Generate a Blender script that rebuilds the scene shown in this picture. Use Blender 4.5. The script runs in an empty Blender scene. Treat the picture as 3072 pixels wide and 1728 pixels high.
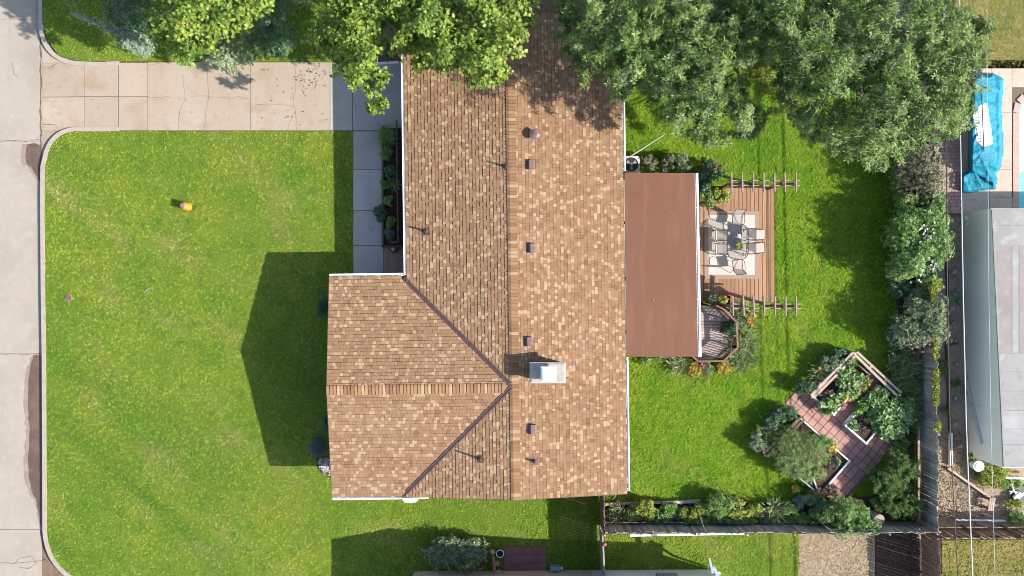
import bpy, math
import numpy as np
from mathutils import Matrix, Vector

rng = np.random.default_rng(11)
S = bpy.context.scene
COL = S.collection
PI = math.pi

# ------------------------------------------------------------------ camera, sky, sun, exposure
CAM_H = 42.0            # metres above the ground
PXM = 58.0              # photograph pixels per metre on the ground (3072 px wide photograph)


def W(u, v, z=0.0):
    """World point at height z that stands where the photograph shows (u, v)."""
    s = (CAM_H - z) / CAM_H / PXM
    return ((u - 1536.0) * s, -(v - 864.0) * s, z)


cam_d = bpy.data.cameras.new('camera')
cam_d.sensor_width = 36.0
cam_d.lens = 36.0 * CAM_H * PXM / 3072.0
cam_d.clip_start = 0.5
cam_d.clip_end = 900.0
cam = bpy.data.objects.new('camera', cam_d)
COL.objects.link(cam)
cam.location = (0, 0, CAM_H)
S.camera = cam

SUN_EL = math.radians(32.0)
SUN_H = Vector((0.958, -0.287, 0.0)).normalized()
to_sun = Vector((SUN_H.x * math.cos(SUN_EL), SUN_H.y * math.cos(SUN_EL), math.sin(SUN_EL)))
world = bpy.data.worlds.new('World')
S.world = world
world.use_nodes = True
wn = world.node_tree
wn.nodes.clear()
sky = wn.nodes.new('ShaderNodeTexSky')
sky.sky_type = 'NISHITA'
sky.sun_disc = False
sky.sun_elevation = SUN_EL
sky.sun_rotation = math.atan2(to_sun.x, to_sun.y)
bg = wn.nodes.new('ShaderNodeBackground')
bg.inputs['Strength'].default_value = 0.135
wo = wn.nodes.new('ShaderNodeOutputWorld')
wn.links.new(sky.outputs[0], bg.inputs['Color'])
wn.links.new(bg.outputs[0], wo.inputs['Surface'])

sun_d = bpy.data.lights.new('sun', 'SUN')
sun_d.energy = 5.0
sun_d.angle = math.radians(0.5)
sun_d.color = (1.0, 0.955, 0.88)
sun = bpy.data.objects.new('sun', sun_d)
COL.objects.link(sun)
sun.rotation_euler = to_sun.to_track_quat('Z', 'Y').to_euler()

S.view_settings.view_transform = 'Standard'
S.view_settings.look = 'None'
S.view_settings.gamma = 1.0
S.view_settings.use_curve_mapping = False
S.view_settings.exposure = 1.12
S.render.engine = 'CYCLES'
S.cycles.filter_width = 0.95
S.cycles.max_bounces = 6
S.cycles.transparent_max_bounces = 12

# ------------------------------------------------------------------ helpers
wloc = {}


def tag(o, label=None, cat=None, group=None, kind=None):
    if label: o['label'] = label
    if cat: o['category'] = cat
    if group: o['group'] = group
    if kind: o['kind'] = kind
    return o


def link(o, parent=None, origin=(0, 0, 0)):
    COL.objects.link(o)
    wloc[o.name] = Vector(origin)
    if parent is not None:
        o.parent = parent
        o.location = Vector(origin) - wloc[parent.name]
    else:
        o.location = origin
    return o


def thing(name, label, cat, loc=(0, 0, 0), group=None):
    o = bpy.data.objects.new(name, None)
    o.empty_display_size = 0.3
    link(o, None, loc)
    return tag(o, label, cat, group)


def inst(name, mesh, parent, M):
    o = bpy.data.objects.new(name, mesh)
    COL.objects.link(o)
    M = Matrix(M)
    wloc[o.name] = M.translation.copy()
    if parent is not None:
        o.parent = parent
        o.matrix_basis = Matrix.Translation(-wloc[parent.name]) @ M
    else:
        o.matrix_basis = M
    return o


def frame(p, x, y, z):
    M = Matrix.Identity(4)
    for i in range(3):
        M[i][0], M[i][1], M[i][2], M[i][3] = x[i], y[i], z[i], p[i]
    return M


def rotz(p, a, s=1.0):
    return Matrix.Translation(Vector(p)) @ Matrix.Rotation(a, 4, 'Z') @ Matrix.Scale(s, 4)


class MB:
    def __init__(self):
        self.v, self.f, self.m, self.t = [], [], [], []

    def add(self, vs, fs, mat=0, tint=0.5):
        n = len(self.v)
        self.v.extend([tuple(map(float, p)) for p in vs])
        for q in fs:
            self.f.append([n + i for i in q]); self.m.append(mat); self.t.append(tint)
        return self

    def box(self, c, s, a=0.0, mat=0, tint=0.5):
        hx, hy, hz = s[0] / 2, s[1] / 2, s[2] / 2
        ca, sa = math.cos(a), math.sin(a)
        vs = []
        for z in (-hz, hz):
            for x, y in ((-hx, -hy), (hx, -hy), (hx, hy), (-hx, hy)):
                vs.append((c[0] + x * ca - y * sa, c[1] + x * sa + y * ca, c[2] + z))
        return self.add(vs, BOXF, mat, tint)

    def prism(self, poly, z0, z1, mat=0, tint=0.5):
        a = sum(poly[i][0] * poly[(i + 1) % len(poly)][1] - poly[(i + 1) % len(poly)][0] * poly[i][1] for i in range(len(poly)))
        if a < 0: poly = poly[::-1]
        n = len(poly)
        vs = [(p[0], p[1], z0) for p in poly] + [(p[0], p[1], z1) for p in poly]
        fs = [list(range(n - 1, -1, -1)), list(range(n, 2 * n))]
        fs += [[i, (i + 1) % n, n + (i + 1) % n, n + i] for i in range(n)]
        return self.add(vs, fs, mat, tint)

    def bar(self, p, q, w, h, mat=0, tint=0.5, up=(0, 0, 1)):
        """a straight rectangular bar from p to q, w wide, h high"""
        p, q = Vector(p), Vector(q)
        d = (q - p).normalized()
        up = Vector(up)
        if abs(d.dot(up)) > 0.98: up = Vector((1, 0, 0))
        s = d.cross(up).normalized()
        n = s.cross(d).normalized()
        vs = []
        for e in (p, q):
            for a, b in ((-1, -1), (1, -1), (1, 1), (-1, 1)):
                vs.append(e + s * (a * w / 2) + n * (b * h / 2))
        return self.add(vs, [(0, 3, 2, 1), (4, 5, 6, 7), (0, 1, 5, 4), (1, 2, 6, 5), (2, 3, 7, 6), (3, 0, 4, 7)], mat, tint)

    def tube(self, path, r, n=8, mat=0, tint=0.5, closed=False):
        path = [Vector(p) for p in path]
        m = len(path)
        rr = r if isinstance(r, (list, tuple)) else [r] * m
        rings = []
        prev = None
        for i, p in enumerate(path):
            if closed:
                d = path[(i + 1) % m] - path[i - 1]
            else:
                d = path[min(i + 1, m - 1)] - path[max(i - 1, 0)]
            d = d.normalized() if d.length > 1e-9 else Vector((0, 0, 1))
            if prev is None:
                s = d.cross(Vector((0, 0, 1)) if abs(d.z) < 0.9 else Vector((1, 0, 0))).normalized()
            else:
                s = (prev - d * prev.dot(d)).normalized()
            prev = s
            t = d.cross(s)
            rings.append([p + (s * math.cos(k * 2 * PI / n) + t * math.sin(k * 2 * PI / n)) * rr[i] for k in range(n)])
        vs = [q for ring in rings for q in ring]
        fs = []
        for i in range(m if closed else m - 1):
            j = (i + 1) % m
            for k in range(n):
                fs.append([i * n + k, i * n + (k + 1) % n, j * n + (k + 1) % n, j * n + k])
        if not closed:
            fs.append(list(range(n - 1, -1, -1)))
            fs.append([(m - 1) * n + k for k in range(n)])
        return self.add(vs, fs, mat, tint)

    def lathe(self, c, prof, n=18, mat=0, tint=0.5, tilt=None):
        M = tilt if tilt is not None else Matrix.Identity(3)
        c = Vector(c)
        vs, fs = [], []
        for r, z in prof:
            for k in range(n):
                vs.append(c + M @ Vector((r * math.cos(2 * PI * k / n), r * math.sin(2 * PI * k / n), z)))
        for i in range(len(prof) - 1):
            for k in range(n):
                fs.append([i * n + k, i * n + (k + 1) % n, (i + 1) * n + (k + 1) % n, (i + 1) * n + k])
        fs.append(list(range(n - 1, -1, -1)))
        fs.append([(len(prof) - 1) * n + k for k in range(n)])
        return self.add(vs, fs, mat, tint)

    def mesh(self, name, mats, origin=(0, 0, 0), smooth=False):
        me = bpy.data.meshes.new(name)
        o = origin
        me.from_pydata([(p[0] - o[0], p[1] - o[1], p[2] - o[2]) for p in self.v], [], self.f)
        for m in (mats if isinstance(mats, (list, tuple)) else [mats]):
            me.materials.append(m)
        me.polygons.foreach_set('material_index', self.m)
        at = me.attributes.new('tint', 'FLOAT', 'FACE')
        at.data.foreach_set('value', self.t)
        if smooth:
            me.polygons.foreach_set('use_smooth', [True] * len(self.f))
        me.update()
        return me

    def build(self, name, mats, parent=None, origin=None, smooth=False, kind=None):
        if origin is None:
            a = np.array(self.v)
            origin = (a[:, 0].mean(), a[:, 1].mean(), a[:, 2].min())
        me = self.mesh(name, mats, origin, smooth)
        o = bpy.data.objects.new(name, me)
        link(o, parent, origin)
        if kind: o['kind'] = kind
        return o


BOXF = [(0, 3, 2, 1), (4, 5, 6, 7), (0, 1, 5, 4), (1, 2, 6, 5), (2, 3, 7, 6), (3, 0, 4, 7)]


def np_mesh(name, co, faces, mats, tint, smooth=False):
    """co (N,3), faces (M,k) of one size, tint (M,)"""
    me = bpy.data.meshes.new(name)
    M, k = faces.shape
    me.vertices.add(len(co))
    me.vertices.foreach_set('co', np.ascontiguousarray(co, dtype=np.float32).ravel())
    me.loops.add(M * k)
    me.loops.foreach_set('vertex_index', np.ascontiguousarray(faces, dtype=np.int32).ravel())
    me.polygons.add(M)
    me.polygons.foreach_set('loop_start', np.arange(0, M * k, k, dtype=np.int32))
    me.polygons.foreach_set('loop_total', np.full(M, k, dtype=np.int32))
    me.update(calc_edges=True)
    at = me.attributes.new('tint', 'FLOAT', 'FACE')
    at.data.foreach_set('value', np.ascontiguousarray(tint, dtype=np.float32))
    for m in (mats if isinstance(mats, (list, tuple)) else [mats]):
        me.materials.append(m)
    if smooth:
        me.polygons.foreach_set('use_smooth', np.ones(M, dtype=bool))
    me.validate()
    return me


def in_poly(px, py, poly):
    inside = np.zeros(len(px), bool)
    n = len(poly)
    for i in range(n):
        x1, y1 = poly[i]; x2, y2 = poly[(i + 1) % n]
        c = ((y1 > py) != (y2 > py)) & (px < (x2 - x1) * (py - y1) / (y2 - y1 + 1e-12) + x1)
        inside ^= c
    return inside


def edge_dist(px, py, poly):
    d = np.full(len(px), 1e9)
    n = len(poly)
    for i in range(n):
        x1, y1 = poly[i]; x2, y2 = poly[(i + 1) % n]
        dx, dy = x2 - x1, y2 - y1
        t = np.clip(((px - x1) * dx + (py - y1) * dy) / (dx * dx + dy * dy + 1e-12), 0, 1)
        d = np.minimum(d, np.hypot(px - x1 - t * dx, py - y1 - t * dy))
    return d


# ------------------------------------------------------------------ materials
def mat(name, col, rough=0.85, spec=0.25, noise=(), bump=None, ramp=None, rnd=0.0, rndcol=None, transl=0.0, metal=0.0, tintval=0.0):
    """col: base colour; ramp: colours spread over the 'tint' face attribute; noise: (scale, colour, lo, hi[, detail]) layers in
    world space; rnd: brightness spread between objects; bump: (scale, strength, distance)"""
    m = bpy.data.materials.new(name)
    m.use_nodes = True
    nt = m.node_tree
    N, L = nt.nodes, nt.links
    N.clear()
    out = N.new('ShaderNodeOutputMaterial')
    bs = N.new('ShaderNodeBsdfPrincipled')
    bs.inputs['Roughness'].default_value = rough
    bs.inputs['Specular IOR Level'].default_value = spec
    bs.inputs['Metallic'].default_value = metal
    geo = N.new('ShaderNodeNewGeometry')
    vec = geo.outputs['Position']
    if ramp:
        at = N.new('ShaderNodeAttribute'); at.attribute_name = 'tint'
        r = N.new('ShaderNodeValToRGB')
        el = r.color_ramp.elements
        k = len(ramp)
        el[0].position = 0.0; el[0].color = (*ramp[0], 1)
        el[1].position = 1.0; el[1].color = (*ramp[-1], 1)
        for i in range(1, k - 1):
            e = el.new(i / (k - 1)); e.color = (*ramp[i], 1)
        L.new(at.outputs['Fac'], r.inputs[0])
        cur = r.outputs[0]
    else:
        c = N.new('ShaderNodeRGB'); c.outputs[0].default_value = (*col, 1)
        cur = c.outputs[0]
    for la in noise:
        sc, c2, lo, hi = la[:4]
        det = la[4] if len(la) > 4 else 4.0
        st = la[5] if len(la) > 5 else None
        tx = N.new('ShaderNodeTexNoise')
        tx.inputs['Scale'].default_value = sc
        tx.inputs['Detail'].default_value = det
        if st:
            mp = N.new('ShaderNodeMapping')
            mp.vector_type = 'TEXTURE'
            mp.inputs['Rotation'].default_value = (0, 0, st[0])
            mp.inputs['Scale'].default_value = (st[1], st[2], 1)
            L.new(vec, mp.inputs['Vector'])
            L.new(mp.outputs[0], tx.inputs['Vector'])
        else:
            L.new(vec, tx.inputs['Vector'])
        mr = N.new('ShaderNodeMapRange')
        mr.inputs['From Min'].default_value = lo
        mr.inputs['From Max'].default_value = hi
        L.new(tx.outputs['Fac'], mr.inputs['Value'])
        mx = N.new('ShaderNodeMix'); mx.data_type = 'RGBA'
        L.new(mr.outputs[0], mx.inputs[0])
        L.new(cur, mx.inputs[6])
        mx.inputs[7].default_value = (*c2, 1)
        cur = mx.outputs[2]
    if rnd:
        oi = N.new('ShaderNodeObjectInfo')
        mr = N.new('ShaderNodeMapRange')
        mr.inputs['To Min'].default_value = 1 - rnd
        mr.inputs['To Max'].default_value = 1 + rnd
        L.new(oi.outputs['Random'], mr.inputs['Value'])
        hs = N.new('ShaderNodeHueSaturation')
        L.new(mr.outputs[0], hs.inputs['Value'])
        L.new(cur, hs.inputs['Color'])
        cur = hs.outputs[0]
    if tintval:
        at2 = N.new('ShaderNodeAttribute'); at2.attribute_name = 'tint'
        mr = N.new('ShaderNodeMapRange')
        mr.inputs['To Min'].default_value = 1 - tintval
        mr.inputs['To Max'].default_value = 1 + tintval
        L.new(at2.outputs['Fac'], mr.inputs['Value'])
        hs = N.new('ShaderNodeHueSaturation')
        L.new(mr.outputs[0], hs.inputs['Value'])
        L.new(cur, hs.inputs['Color'])
        cur = hs.outputs[0]
    L.new(cur, bs.inputs['Base Color'])
    if bump:
        tx = N.new('ShaderNodeTexNoise')
        tx.inputs['Scale'].default_value = bump[0]
        tx.inputs['Detail'].default_value = 5
        L.new(vec, tx.inputs['Vector'])
        b = N.new('ShaderNodeBump')
        b.inputs['Strength'].default_value = bump[1]
        b.inputs['Distance'].default_value = bump[2]
        L.new(tx.outputs['Fac'], b.inputs['Height'])
        L.new(b.outputs[0], bs.inputs['Normal'])
    if transl:
        tr = N.new('ShaderNodeBsdfTranslucent')
        L.new(cur, tr.inputs['Color'])
        ms = N.new('ShaderNodeMixShader')
        ms.inputs[0].default_value = transl
        L.new(bs.outputs[0], ms.inputs[1])
        L.new(tr.outputs[0], ms.inputs[2])
        L.new(ms.outputs[0], out.inputs['Surface'])
    else:
        L.new(bs.outputs[0], out.inputs['Surface'])
    return m


D45 = math.radians(-42)
M = {}
M['road'] = mat('road_concrete', (.318, .27, .222), .9, noise=[(.35, (.27, .23, .19), .45, .75), (2.2, (.345, .298, .248), .5, .75), (1.0, (.27, .235, .2), .55, .85, 5, (0, .35, 5)), (14, (.24, .205, .175), .6, .8), (70, (.22, .19, .165), .6, .85, 2), (5, (.2, .165, .14), .72, .82, 6)], bump=(60, .25, .01))
M['gutter_pan'] = mat('gutter_concrete', (.285, .25, .22), .9, noise=[(.8, (.24, .205, .175), .4, .7), (12, (.2, .168, .14), .6, .8)], bump=(60, .2, .01))
M['wet'] = mat('wet_concrete', (.105, .068, .05), .32, .5, noise=[(1.6, (.15, .10, .075), .45, .75), (9, (.08, .05, .036), .55, .8)])
M['curb'] = mat('curb_concrete', (.33, .28, .235), .9, noise=[(3, (.28, .23, .19), .45, .75), (25, (.30, .25, .21), .6, .8)], bump=(50, .3, .01))
M['drive'] = mat('driveway_concrete', (.33, .262, .196), .9, noise=[(.5, (.35, .29, .228), .4, .7), (.9, (.29, .21, .14), .52, .75), (4, (.27, .205, .155), .55, .8), (22, (.24, .185, .145), .62, .78), (70, (.25, .195, .15), .62, .85, 2), (2.6, (.24, .185, .145), .66, .8, 6)], rnd=.07, bump=(55, .3, .01))
M['walk'] = mat('walk_concrete', (.39, .355, .32), .9, noise=[(.9, (.34, .305, .275), .45, .7), (8, (.29, .25, .22), .56, .8), (60, (.27, .235, .205), .6, .85, 2), (2.4, (.26, .225, .195), .62, .78, 6)], rnd=.08, bump=(55, .25, .01))
M['crack_and_shade'] = mat('crack_dirt_and_shade', (.12, .088, .066), 1, .1)  # dirt colour, also laid along the kerb foot as its shade
M['joint'] = mat('joint_sand', (.15, .11, .085), 1, .1)
M['ground'] = mat('ground_soil', (.16, .115, .08), 1, .1, noise=[(.6, (.11, .08, .055), .4, .7), (7, (.21, .155, .11), .5, .75)], bump=(9, .6, .05))
M['dirt'] = mat('dirt', (.29, .225, .165), 1, .1, noise=[(1.1, (.36, .285, .215), .42, .7), (6, (.2, .15, .11), .5, .75), (24, (.36, .30, .24), .62, .78)], bump=(14, .8, .05))
M['mulch'] = mat('bark_mulch', (.065, .043, .032), 1, .1, noise=[(14, (.13, .085, .06), .5, .72), (5, (.045, .03, .022), .5, .75)], bump=(22, 1, .05))
M['straw'] = mat('dry_bare_soil', (.32, .24, .155), 1, .1, noise=[(.7, (.36, .28, .21), .45, .7), (5, (.24, .165, .11), .45, .75), (22, (.42, .335, .25), .58, .75), (1.4, (.38, .31, .26), .6, .75)], bump=(20, .8, .04))
LG, LY, LS = (.215, .34, .04), (.365, .41, .06), (.47, .43, .17)
lawn_noise = lambda a, b, c: [(.22, b, .38, .68, 5), (.16, (a[0] * .8, a[1] * .85, a[2]), .52, .72, 3, (D45, 3.5, .5)), (.75, a, .48, .72, 5), (.5, c, .53, .86, 6, (D45, 2.2, .9)), (3.2, (c[0] * .9, c[1] * .9, c[2] * .9), .68, .85, 4), (1.9, (a[0] * .7, a[1] * .76, a[2]), .5, .8, 5)]
M['lawn'] = mat('lawn_soil', (.12, .18, .02), 1, .1, noise=lawn_noise((.09, .16, .014), (.16, .20, .024), (.22, .20, .06)), bump=(28, 1, .06))
M['blade'] = mat('grass_blade', LG, .6, .2, noise=lawn_noise(LG, LY, LS), transl=.38, tintval=.42)
M['lawn_back'] = mat('back_lawn_soil', (.11, .19, .013), 1, .1, noise=lawn_noise((.085, .175, .01), (.15, .21, .018), (.18, .20, .035)), bump=(28, 1, .06))
M['blade_back'] = mat('back_grass_blade', (.195, .375, .022), .55, .2, noise=lawn_noise((.175, .35, .02), (.32, .425, .032), (.36, .41, .08)), transl=.4, tintval=.42)
M['lawn_dry'] = mat('dry_lawn_soil', (.22, .19, .065), 1, .1, noise=[(.5, (.10, .125, .025), .45, .7), (3, (.26, .19, .10), .5, .75)], bump=(28, 1, .06))
M['blade_dry'] = mat('dry_grass_blade', (.31, .29, .06), .7, .2, noise=[(.45, (.20, .28, .035), .45, .7), (2.5, (.44, .34, .15), .5, .75)], transl=.25, tintval=.42)
M['shingle'] = mat('roof_shingle', (.3, .2, .1), .95, .1, ramp=[(.176, .101, .057), (.217, .126, .070), (.239, .141, .080), (.227, .131, .074), (.272, .169, .096), (.352, .248, .148)], noise=[(1.1, (.215, .125, .075), .5, 1.4), (.5, (.30, .205, .13), .5, 1.3, 4), (70, (.2, .11, .07), .55, .95)], bump=(90, .3, .004))
M['cap_edge'] = mat('cap_edge', (.075, .043, .03), 1, .03)
M['shingle_edge'] = mat('shingle_edge', (.03, .018, .013), 1, .03)
M['underlay'] = mat('roof_underlay', (.10, .06, .042), 1, .05)
M['cap'] = mat('ridge_cap_shingle', (.3, .2, .1), .95, .1, ramp=[(.178, .098, .054), (.215, .121, .065), (.245, .144, .077), (.31, .212, .122)], bump=(90, .3, .004))
M['white'] = mat('white_paint', (.80, .80, .80), .45, .4, noise=[(2.5, (.66, .66, .66), .55, .8), (17, (.55, .55, .53), .68, .85)])
M['brownmetal'] = mat('brown_painted_metal', (.075, .042, .036), .45, .5, noise=[(5, (.10, .062, .052), .45, .7)])
M['ventmetal'] = mat('vent_metal', (.14, .085, .078), .42, .5, noise=[(6, (.18, .115, .105), .45, .7)])
M['dark'] = mat('dark_opening', (.02, .018, .017), .8, .2)
M['brick'] = mat('house_brick', (.26, .13, .09), .9, .2, noise=[(9, (.33, .18, .13), .45, .6)], bump=(25, .5, .02))
M['concrete'] = mat('chimney_concrete', (.34, .31, .275), .9, .2, noise=[(3, (.27, .245, .215), .45, .7), (18, (.17, .155, .14), .58, .78)], bump=(40, .4, .01))
M['membrane'] = mat('rolled_roofing', (.152, .076, .049), .95, .1, noise=[(.5, (.15, .069, .044), .4, .7), (1.2, (.185, .09, .06), .5, .75, 4, (0, .5, 4)), (60, (.14, .068, .046), .5, .9), (4, (.21, .115, .08), .66, .85, 5), (1.6, (.13, .062, .042), .62, .8, 6)], bump=(80, .35, .006))
M['deck'] = mat('deck_wood', (.27, .145, .082), .75, .25, noise=[(1.5, (.34, .20, .12), .42, .7, 5, (PI / 2, 6, .35)), (7, (.19, .095, .055), .55, .78, 5, (PI / 2, 5, .4))], rnd=.16, bump=(30, .3, .006))
M['deck_grey'] = mat('weathered_deck_wood', (.34, .255, .215), .8, .2, noise=[(2, (.41, .33, .29), .42, .7, 5, (0, 6, .35)), (8, (.21, .145, .12), .55, .78, 5, (0, 5, .4))], rnd=.14)
M['railwood'] = mat('stained_rail_wood', (.16, .085, .06), .75, .25, noise=[(6, (.22, .125, .09), .45, .7)], rnd=.1)
M['pergola'] = mat('pergola_wood', (.28, .20, .165), .8, .2, noise=[(5, (.36, .27, .23), .45, .7), (9, (.17, .115, .09), .55, .8)], rnd=.1)
M['fence'] = mat('weathered_cedar', (.29, .25, .215), .9, .15, noise=[(3, (.38, .34, .30), .45, .7), (11, (.18, .15, .125), .52, .75)], rnd=.34)
M['fence_brown'] = mat('brown_cedar', (.17, .105, .075), .9, .15, noise=[(3, (.23, .15, .115), .45, .7), (11, (.09, .05, .038), .52, .75)], rnd=.2)
M['timber'] = mat('garden_timber', (.36, .27, .21), .85, .2, noise=[(5, (.43, .34, .28), .45, .7), (14, (.2, .14, .10), .55, .78)], rnd=.12)
M['darktimber'] = mat('dark_timber', (.12, .08, .06), .9, .15, noise=[(5, (.17, .12, .09), .45, .7)], rnd=.12)
M['paver'] = mat('red_paver', (.33, .18, .15), .9, .15, noise=[(2, (.38, .225, .19), .42, .7), (16, (.23, .11, .092), .55, .78)], rnd=.12, bump=(40, .3, .006))
M['paver_dark'] = mat('plum_paver', (.20, .10, .10), .9, .15, noise=[(2, (.245, .135, .13), .42, .7), (16, (.15, .075, .075), .55, .78)], rnd=.1)
M['brickpaver'] = mat('pink_brick_paver', (.36, .235, .205), .9, .15, noise=[(3, (.42, .29, .255), .42, .7), (18, (.27, .17, .15), .55, .78)], rnd=.13)
M['pooldeck'] = mat('pool_deck_concrete', (.44, .355, .29), .9, .15, noise=[(.9, (.38, .30, .235), .45, .7), (6, (.48, .40, .335), .5, .75), (2.2, (.29, .215, .15), .62, .8)], bump=(50, .3, .01))
M['coping'] = mat('pool_coping', (.40, .27, .23), .85, .2, noise=[(5, (.46, .33, .29), .45, .7)])
M['plaster'] = mat('pool_plaster', (.62, .78, .78), .6, .3)
M['poolblue'] = mat('pool_tile_blue', (.16, .50, .55), .4, .5, noise=[(1.5, (.22, .60, .64), .45, .7)])
M['tarp'] = mat('blue_tarp', (.008, .165, .24), .6, .2, noise=[(1.4, (.008, .215, .30), .45, .7), (5, (.004, .11, .21), .55, .75)], bump=(4.5, .8, .09))
M['tarpwhite'] = mat('white_printed_cloth', (.66, .64, .61), .6, .3, bump=(7, .4, .05))
M['ink'] = mat('printed_ink', (.09, .08, .085), .7, .2)
M['siding'] = mat('pale_green_siding', (.75, .745, .635), .85, .1, noise=[(.8, (.79, .79, .67), .45, .7), (9, (.60, .65, .55), .6, .8)])
M['siding_grey'] = mat('grey_green_siding', (.62, .63, .56), .8, .2, noise=[(1.2, (.66, .67, .60), .45, .7)])
M['masonry'] = mat('tan_masonry', (.52, .41, .32), .95, .1, noise=[(5, (.44, .335, .26), .45, .65), (20, (.58, .47, .38), .55, .78)], bump=(30, .5, .015))
M['metalroof'] = mat('grey_roof_coating', (.275, .265, .255), .85, .2, noise=[(1.3, (.19, .17, .155), .58, .76, 6),(.5, (.24, .23, .22), .42, .65), (1.5, (.315, .31, .305), .52, .72), (3.2, (.24, .205, .18), .6, .78), (22, (.2, .18, .165), .66, .8)], rnd=.07, bump=(45, .3, .008))
M['pinkroof'] = mat('dusty_roof_coating', (.26, .23, .215), .85, .2, noise=[(.7, (.23, .2, .183), .42, .65), (3, (.28, .258, .245), .52, .72), (22, (.19, .16, .145), .66, .8)], rnd=.05, bump=(45, .3, .008))
M['orange'] = mat('orange_plastic', (.70, .20, .03), .45, .4, noise=[(6, (.60, .16, .025), .5, .75)])
M['soil'] = mat('potting_soil', (.045, .03, .022), 1, .1, noise=[(30, (.09, .06, .045), .5, .75)])
M['rugcream'] = mat('cream_rug', (.45, .395, .34), .95, .1, noise=[(3, (.49, .435, .38), .45, .7), (40, (.44, .39, .345), .55, .8)])
M['rugtaupe'] = mat('taupe_rug_border', (.26, .185, .145), .95, .1, noise=[(30, (.32, .235, .19), .45, .65)])
M['sling'] = mat('grey_sling_fabric', (.56, .51, .49), .85, .1, noise=[(40, (.62, .57, .55), .45, .65)], transl=.55)
M['frame'] = mat('dark_chair_frame', (.05, .042, .042), .4, .5)
M['ceramic'] = mat('white_ceramic', (.78, .77, .74), .3, .5)
M['terracotta'] = mat('red_planter', (.33, .075, .045), .7, .3, noise=[(7, (.25, .06, .04), .5, .75)])
M['acmetal'] = mat('air_conditioner_metal', (.52, .51, .47), .5, .4, noise=[(5, (.45, .44, .40), .45, .7)])
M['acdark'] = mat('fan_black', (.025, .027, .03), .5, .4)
M['acgrey'] = mat('fan_grey', (.28, .28, .29), .45, .5)
M['cable_white'] = mat('pale_cable', (.50, .48, .455), .6, .3)
M['cable_dark'] = mat('dark_cable', (.06, .05, .048), .7, .3)
M['cable_thin'] = mat('thin_cable', (.42, .43, .43), .6, .3)
M['rock'] = mat('rock', (.34, .29, .255), .95, .15, noise=[(6, (.44, .39, .35), .45, .7), (20, (.24, .2, .175), .55, .8)], rnd=.2, bump=(14, .8, .04))
M['pebble'] = mat('white_pebble', (.5, .45, .42), .8, .3, ramp=[(.3, .24, .21), (.52, .46, .42), (.66, .63, .60)])
M['greenbox'] = mat('green_plastic', (.06, .26, .10), .5, .4)
M['bluebox'] = mat('blue_grey_plastic', (.22, .27, .34), .5, .4)
M['galv'] = mat('galvanised_metal', (.40, .43, .46), .45, .5, noise=[(8, (.50, .53, .56), .45, .7)], metal=.2)
M['gateblue'] = mat('blue_grey_gate', (.20, .25, .28), .6, .35, noise=[(6, (.27, .32, .35), .45, .7)], rnd=.15)
M['bark'] = mat('tree_bark', (.16, .125, .10), .95, .1, noise=[(8, (.24, .20, .165), .45, .7)], bump=(20, .8, .03))
M['palebark'] = mat('pale_twig_bark', (.34, .30, .265), .9, .15, noise=[(8, (.25, .21, .18), .45, .7)])
M['stemmat'] = mat('plant_stem', (.10, .085, .045), .9, .1)
M['reed'] = mat('dried_reed', (.30, .245, .19), .95, .1, noise=[(25, (.42, .36, .30), .45, .65), (10, (.17, .13, .10), .55, .8)])


def leafm(name, ramp, transl=.28, rough=.5, spec=.3):
    return mat(name, ramp[0], rough, spec, ramp=ramp, transl=transl)


M['l_syc'] = leafm('sycamore_leaf', [(.06, .13, .018), (.11, .195, .024), (.18, .27, .036), (.27, .345, .055), (.36, .40, .10)], .34)
M['l_ash'] = leafm('ash_leaf', [(.026, .055, .014), (.08, .145, .024), (.135, .22, .036), (.18, .265, .055), (.28, .36, .14)], .3, .42, .35)
M['l_jun'] = leafm('juniper_needle', [(.06, .11, .07), (.14, .21, .14), (.27, .36, .26), (.40, .49, .39)], .15)
M['l_dark'] = leafm('dark_green_leaf', [(.037, .081, .037), (.064, .126, .054), (.098, .177, .076), (.151, .236, .126)], .2)
M['l_pale'] = leafm('pale_green_leaf', [(.075, .131, .050), (.150, .213, .094), (.250, .306, .163), (.350, .388, .237)], .25)
M['l_tan'] = leafm('bronze_leaf', [(.06, .08, .035), (.13, .14, .07), (.21, .20, .115), (.30, .28, .19)], .22)
M['l_mid'] = leafm('mid_green_leaf', [(.068, .151, .034), (.126, .245, .051), (.203, .321, .076), (.304, .396, .119)], .28)
M['l_yel'] = leafm('yellow_green_leaf', [(.12, .17, .02), (.22, .28, .035), (.32, .36, .06), (.42, .42, .13)], .3)
M['l_blue'] = leafm('blue_grey_needle', [(.05, .075, .07), (.095, .13, .125), (.16, .20, .195), (.24, .27, .27)], .15)
M['l_veg'] = leafm('vegetable_leaf', [(.07, .15, .04), (.15, .25, .07), (.25, .35, .125), (.40, .48, .26)], .25)
M['l_strap'] = leafm('strap_leaf', [(.071, .122, .036), (.144, .208, .064), (.245, .294, .115), (.389, .402, .216)], .25)
M['l_darkstrap'] = leafm('dark_strap_leaf', [(.038, .075, .027), (.075, .135, .047), (.127, .195, .068), (.203, .263, .101)], .25)
M['l_fern'] = leafm('feathery_leaf', [(.09, .18, .05), (.17, .29, .075), (.25, .36, .11), (.33, .42, .17)], .3)
M['l_olive'] = leafm('olive_feathery_leaf', [(.10, .135, .035), (.19, .23, .065), (.28, .31, .10), (.38, .39, .19)], .3)
M['l_purple'] = leafm('purple_leaf', [(.05, .03, .03), (.10, .06, .055), (.15, .10, .09), (.2, .15, .13)], .2)
M['f_white'] = leafm('white_petal', [(.7, .7, .66), (.8, .8, .78)], .15)
M['f_orange'] = leafm('orange_petal', [(.45, .15, .015), (.62, .30, .03), (.70, .42, .06)], .15)
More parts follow.
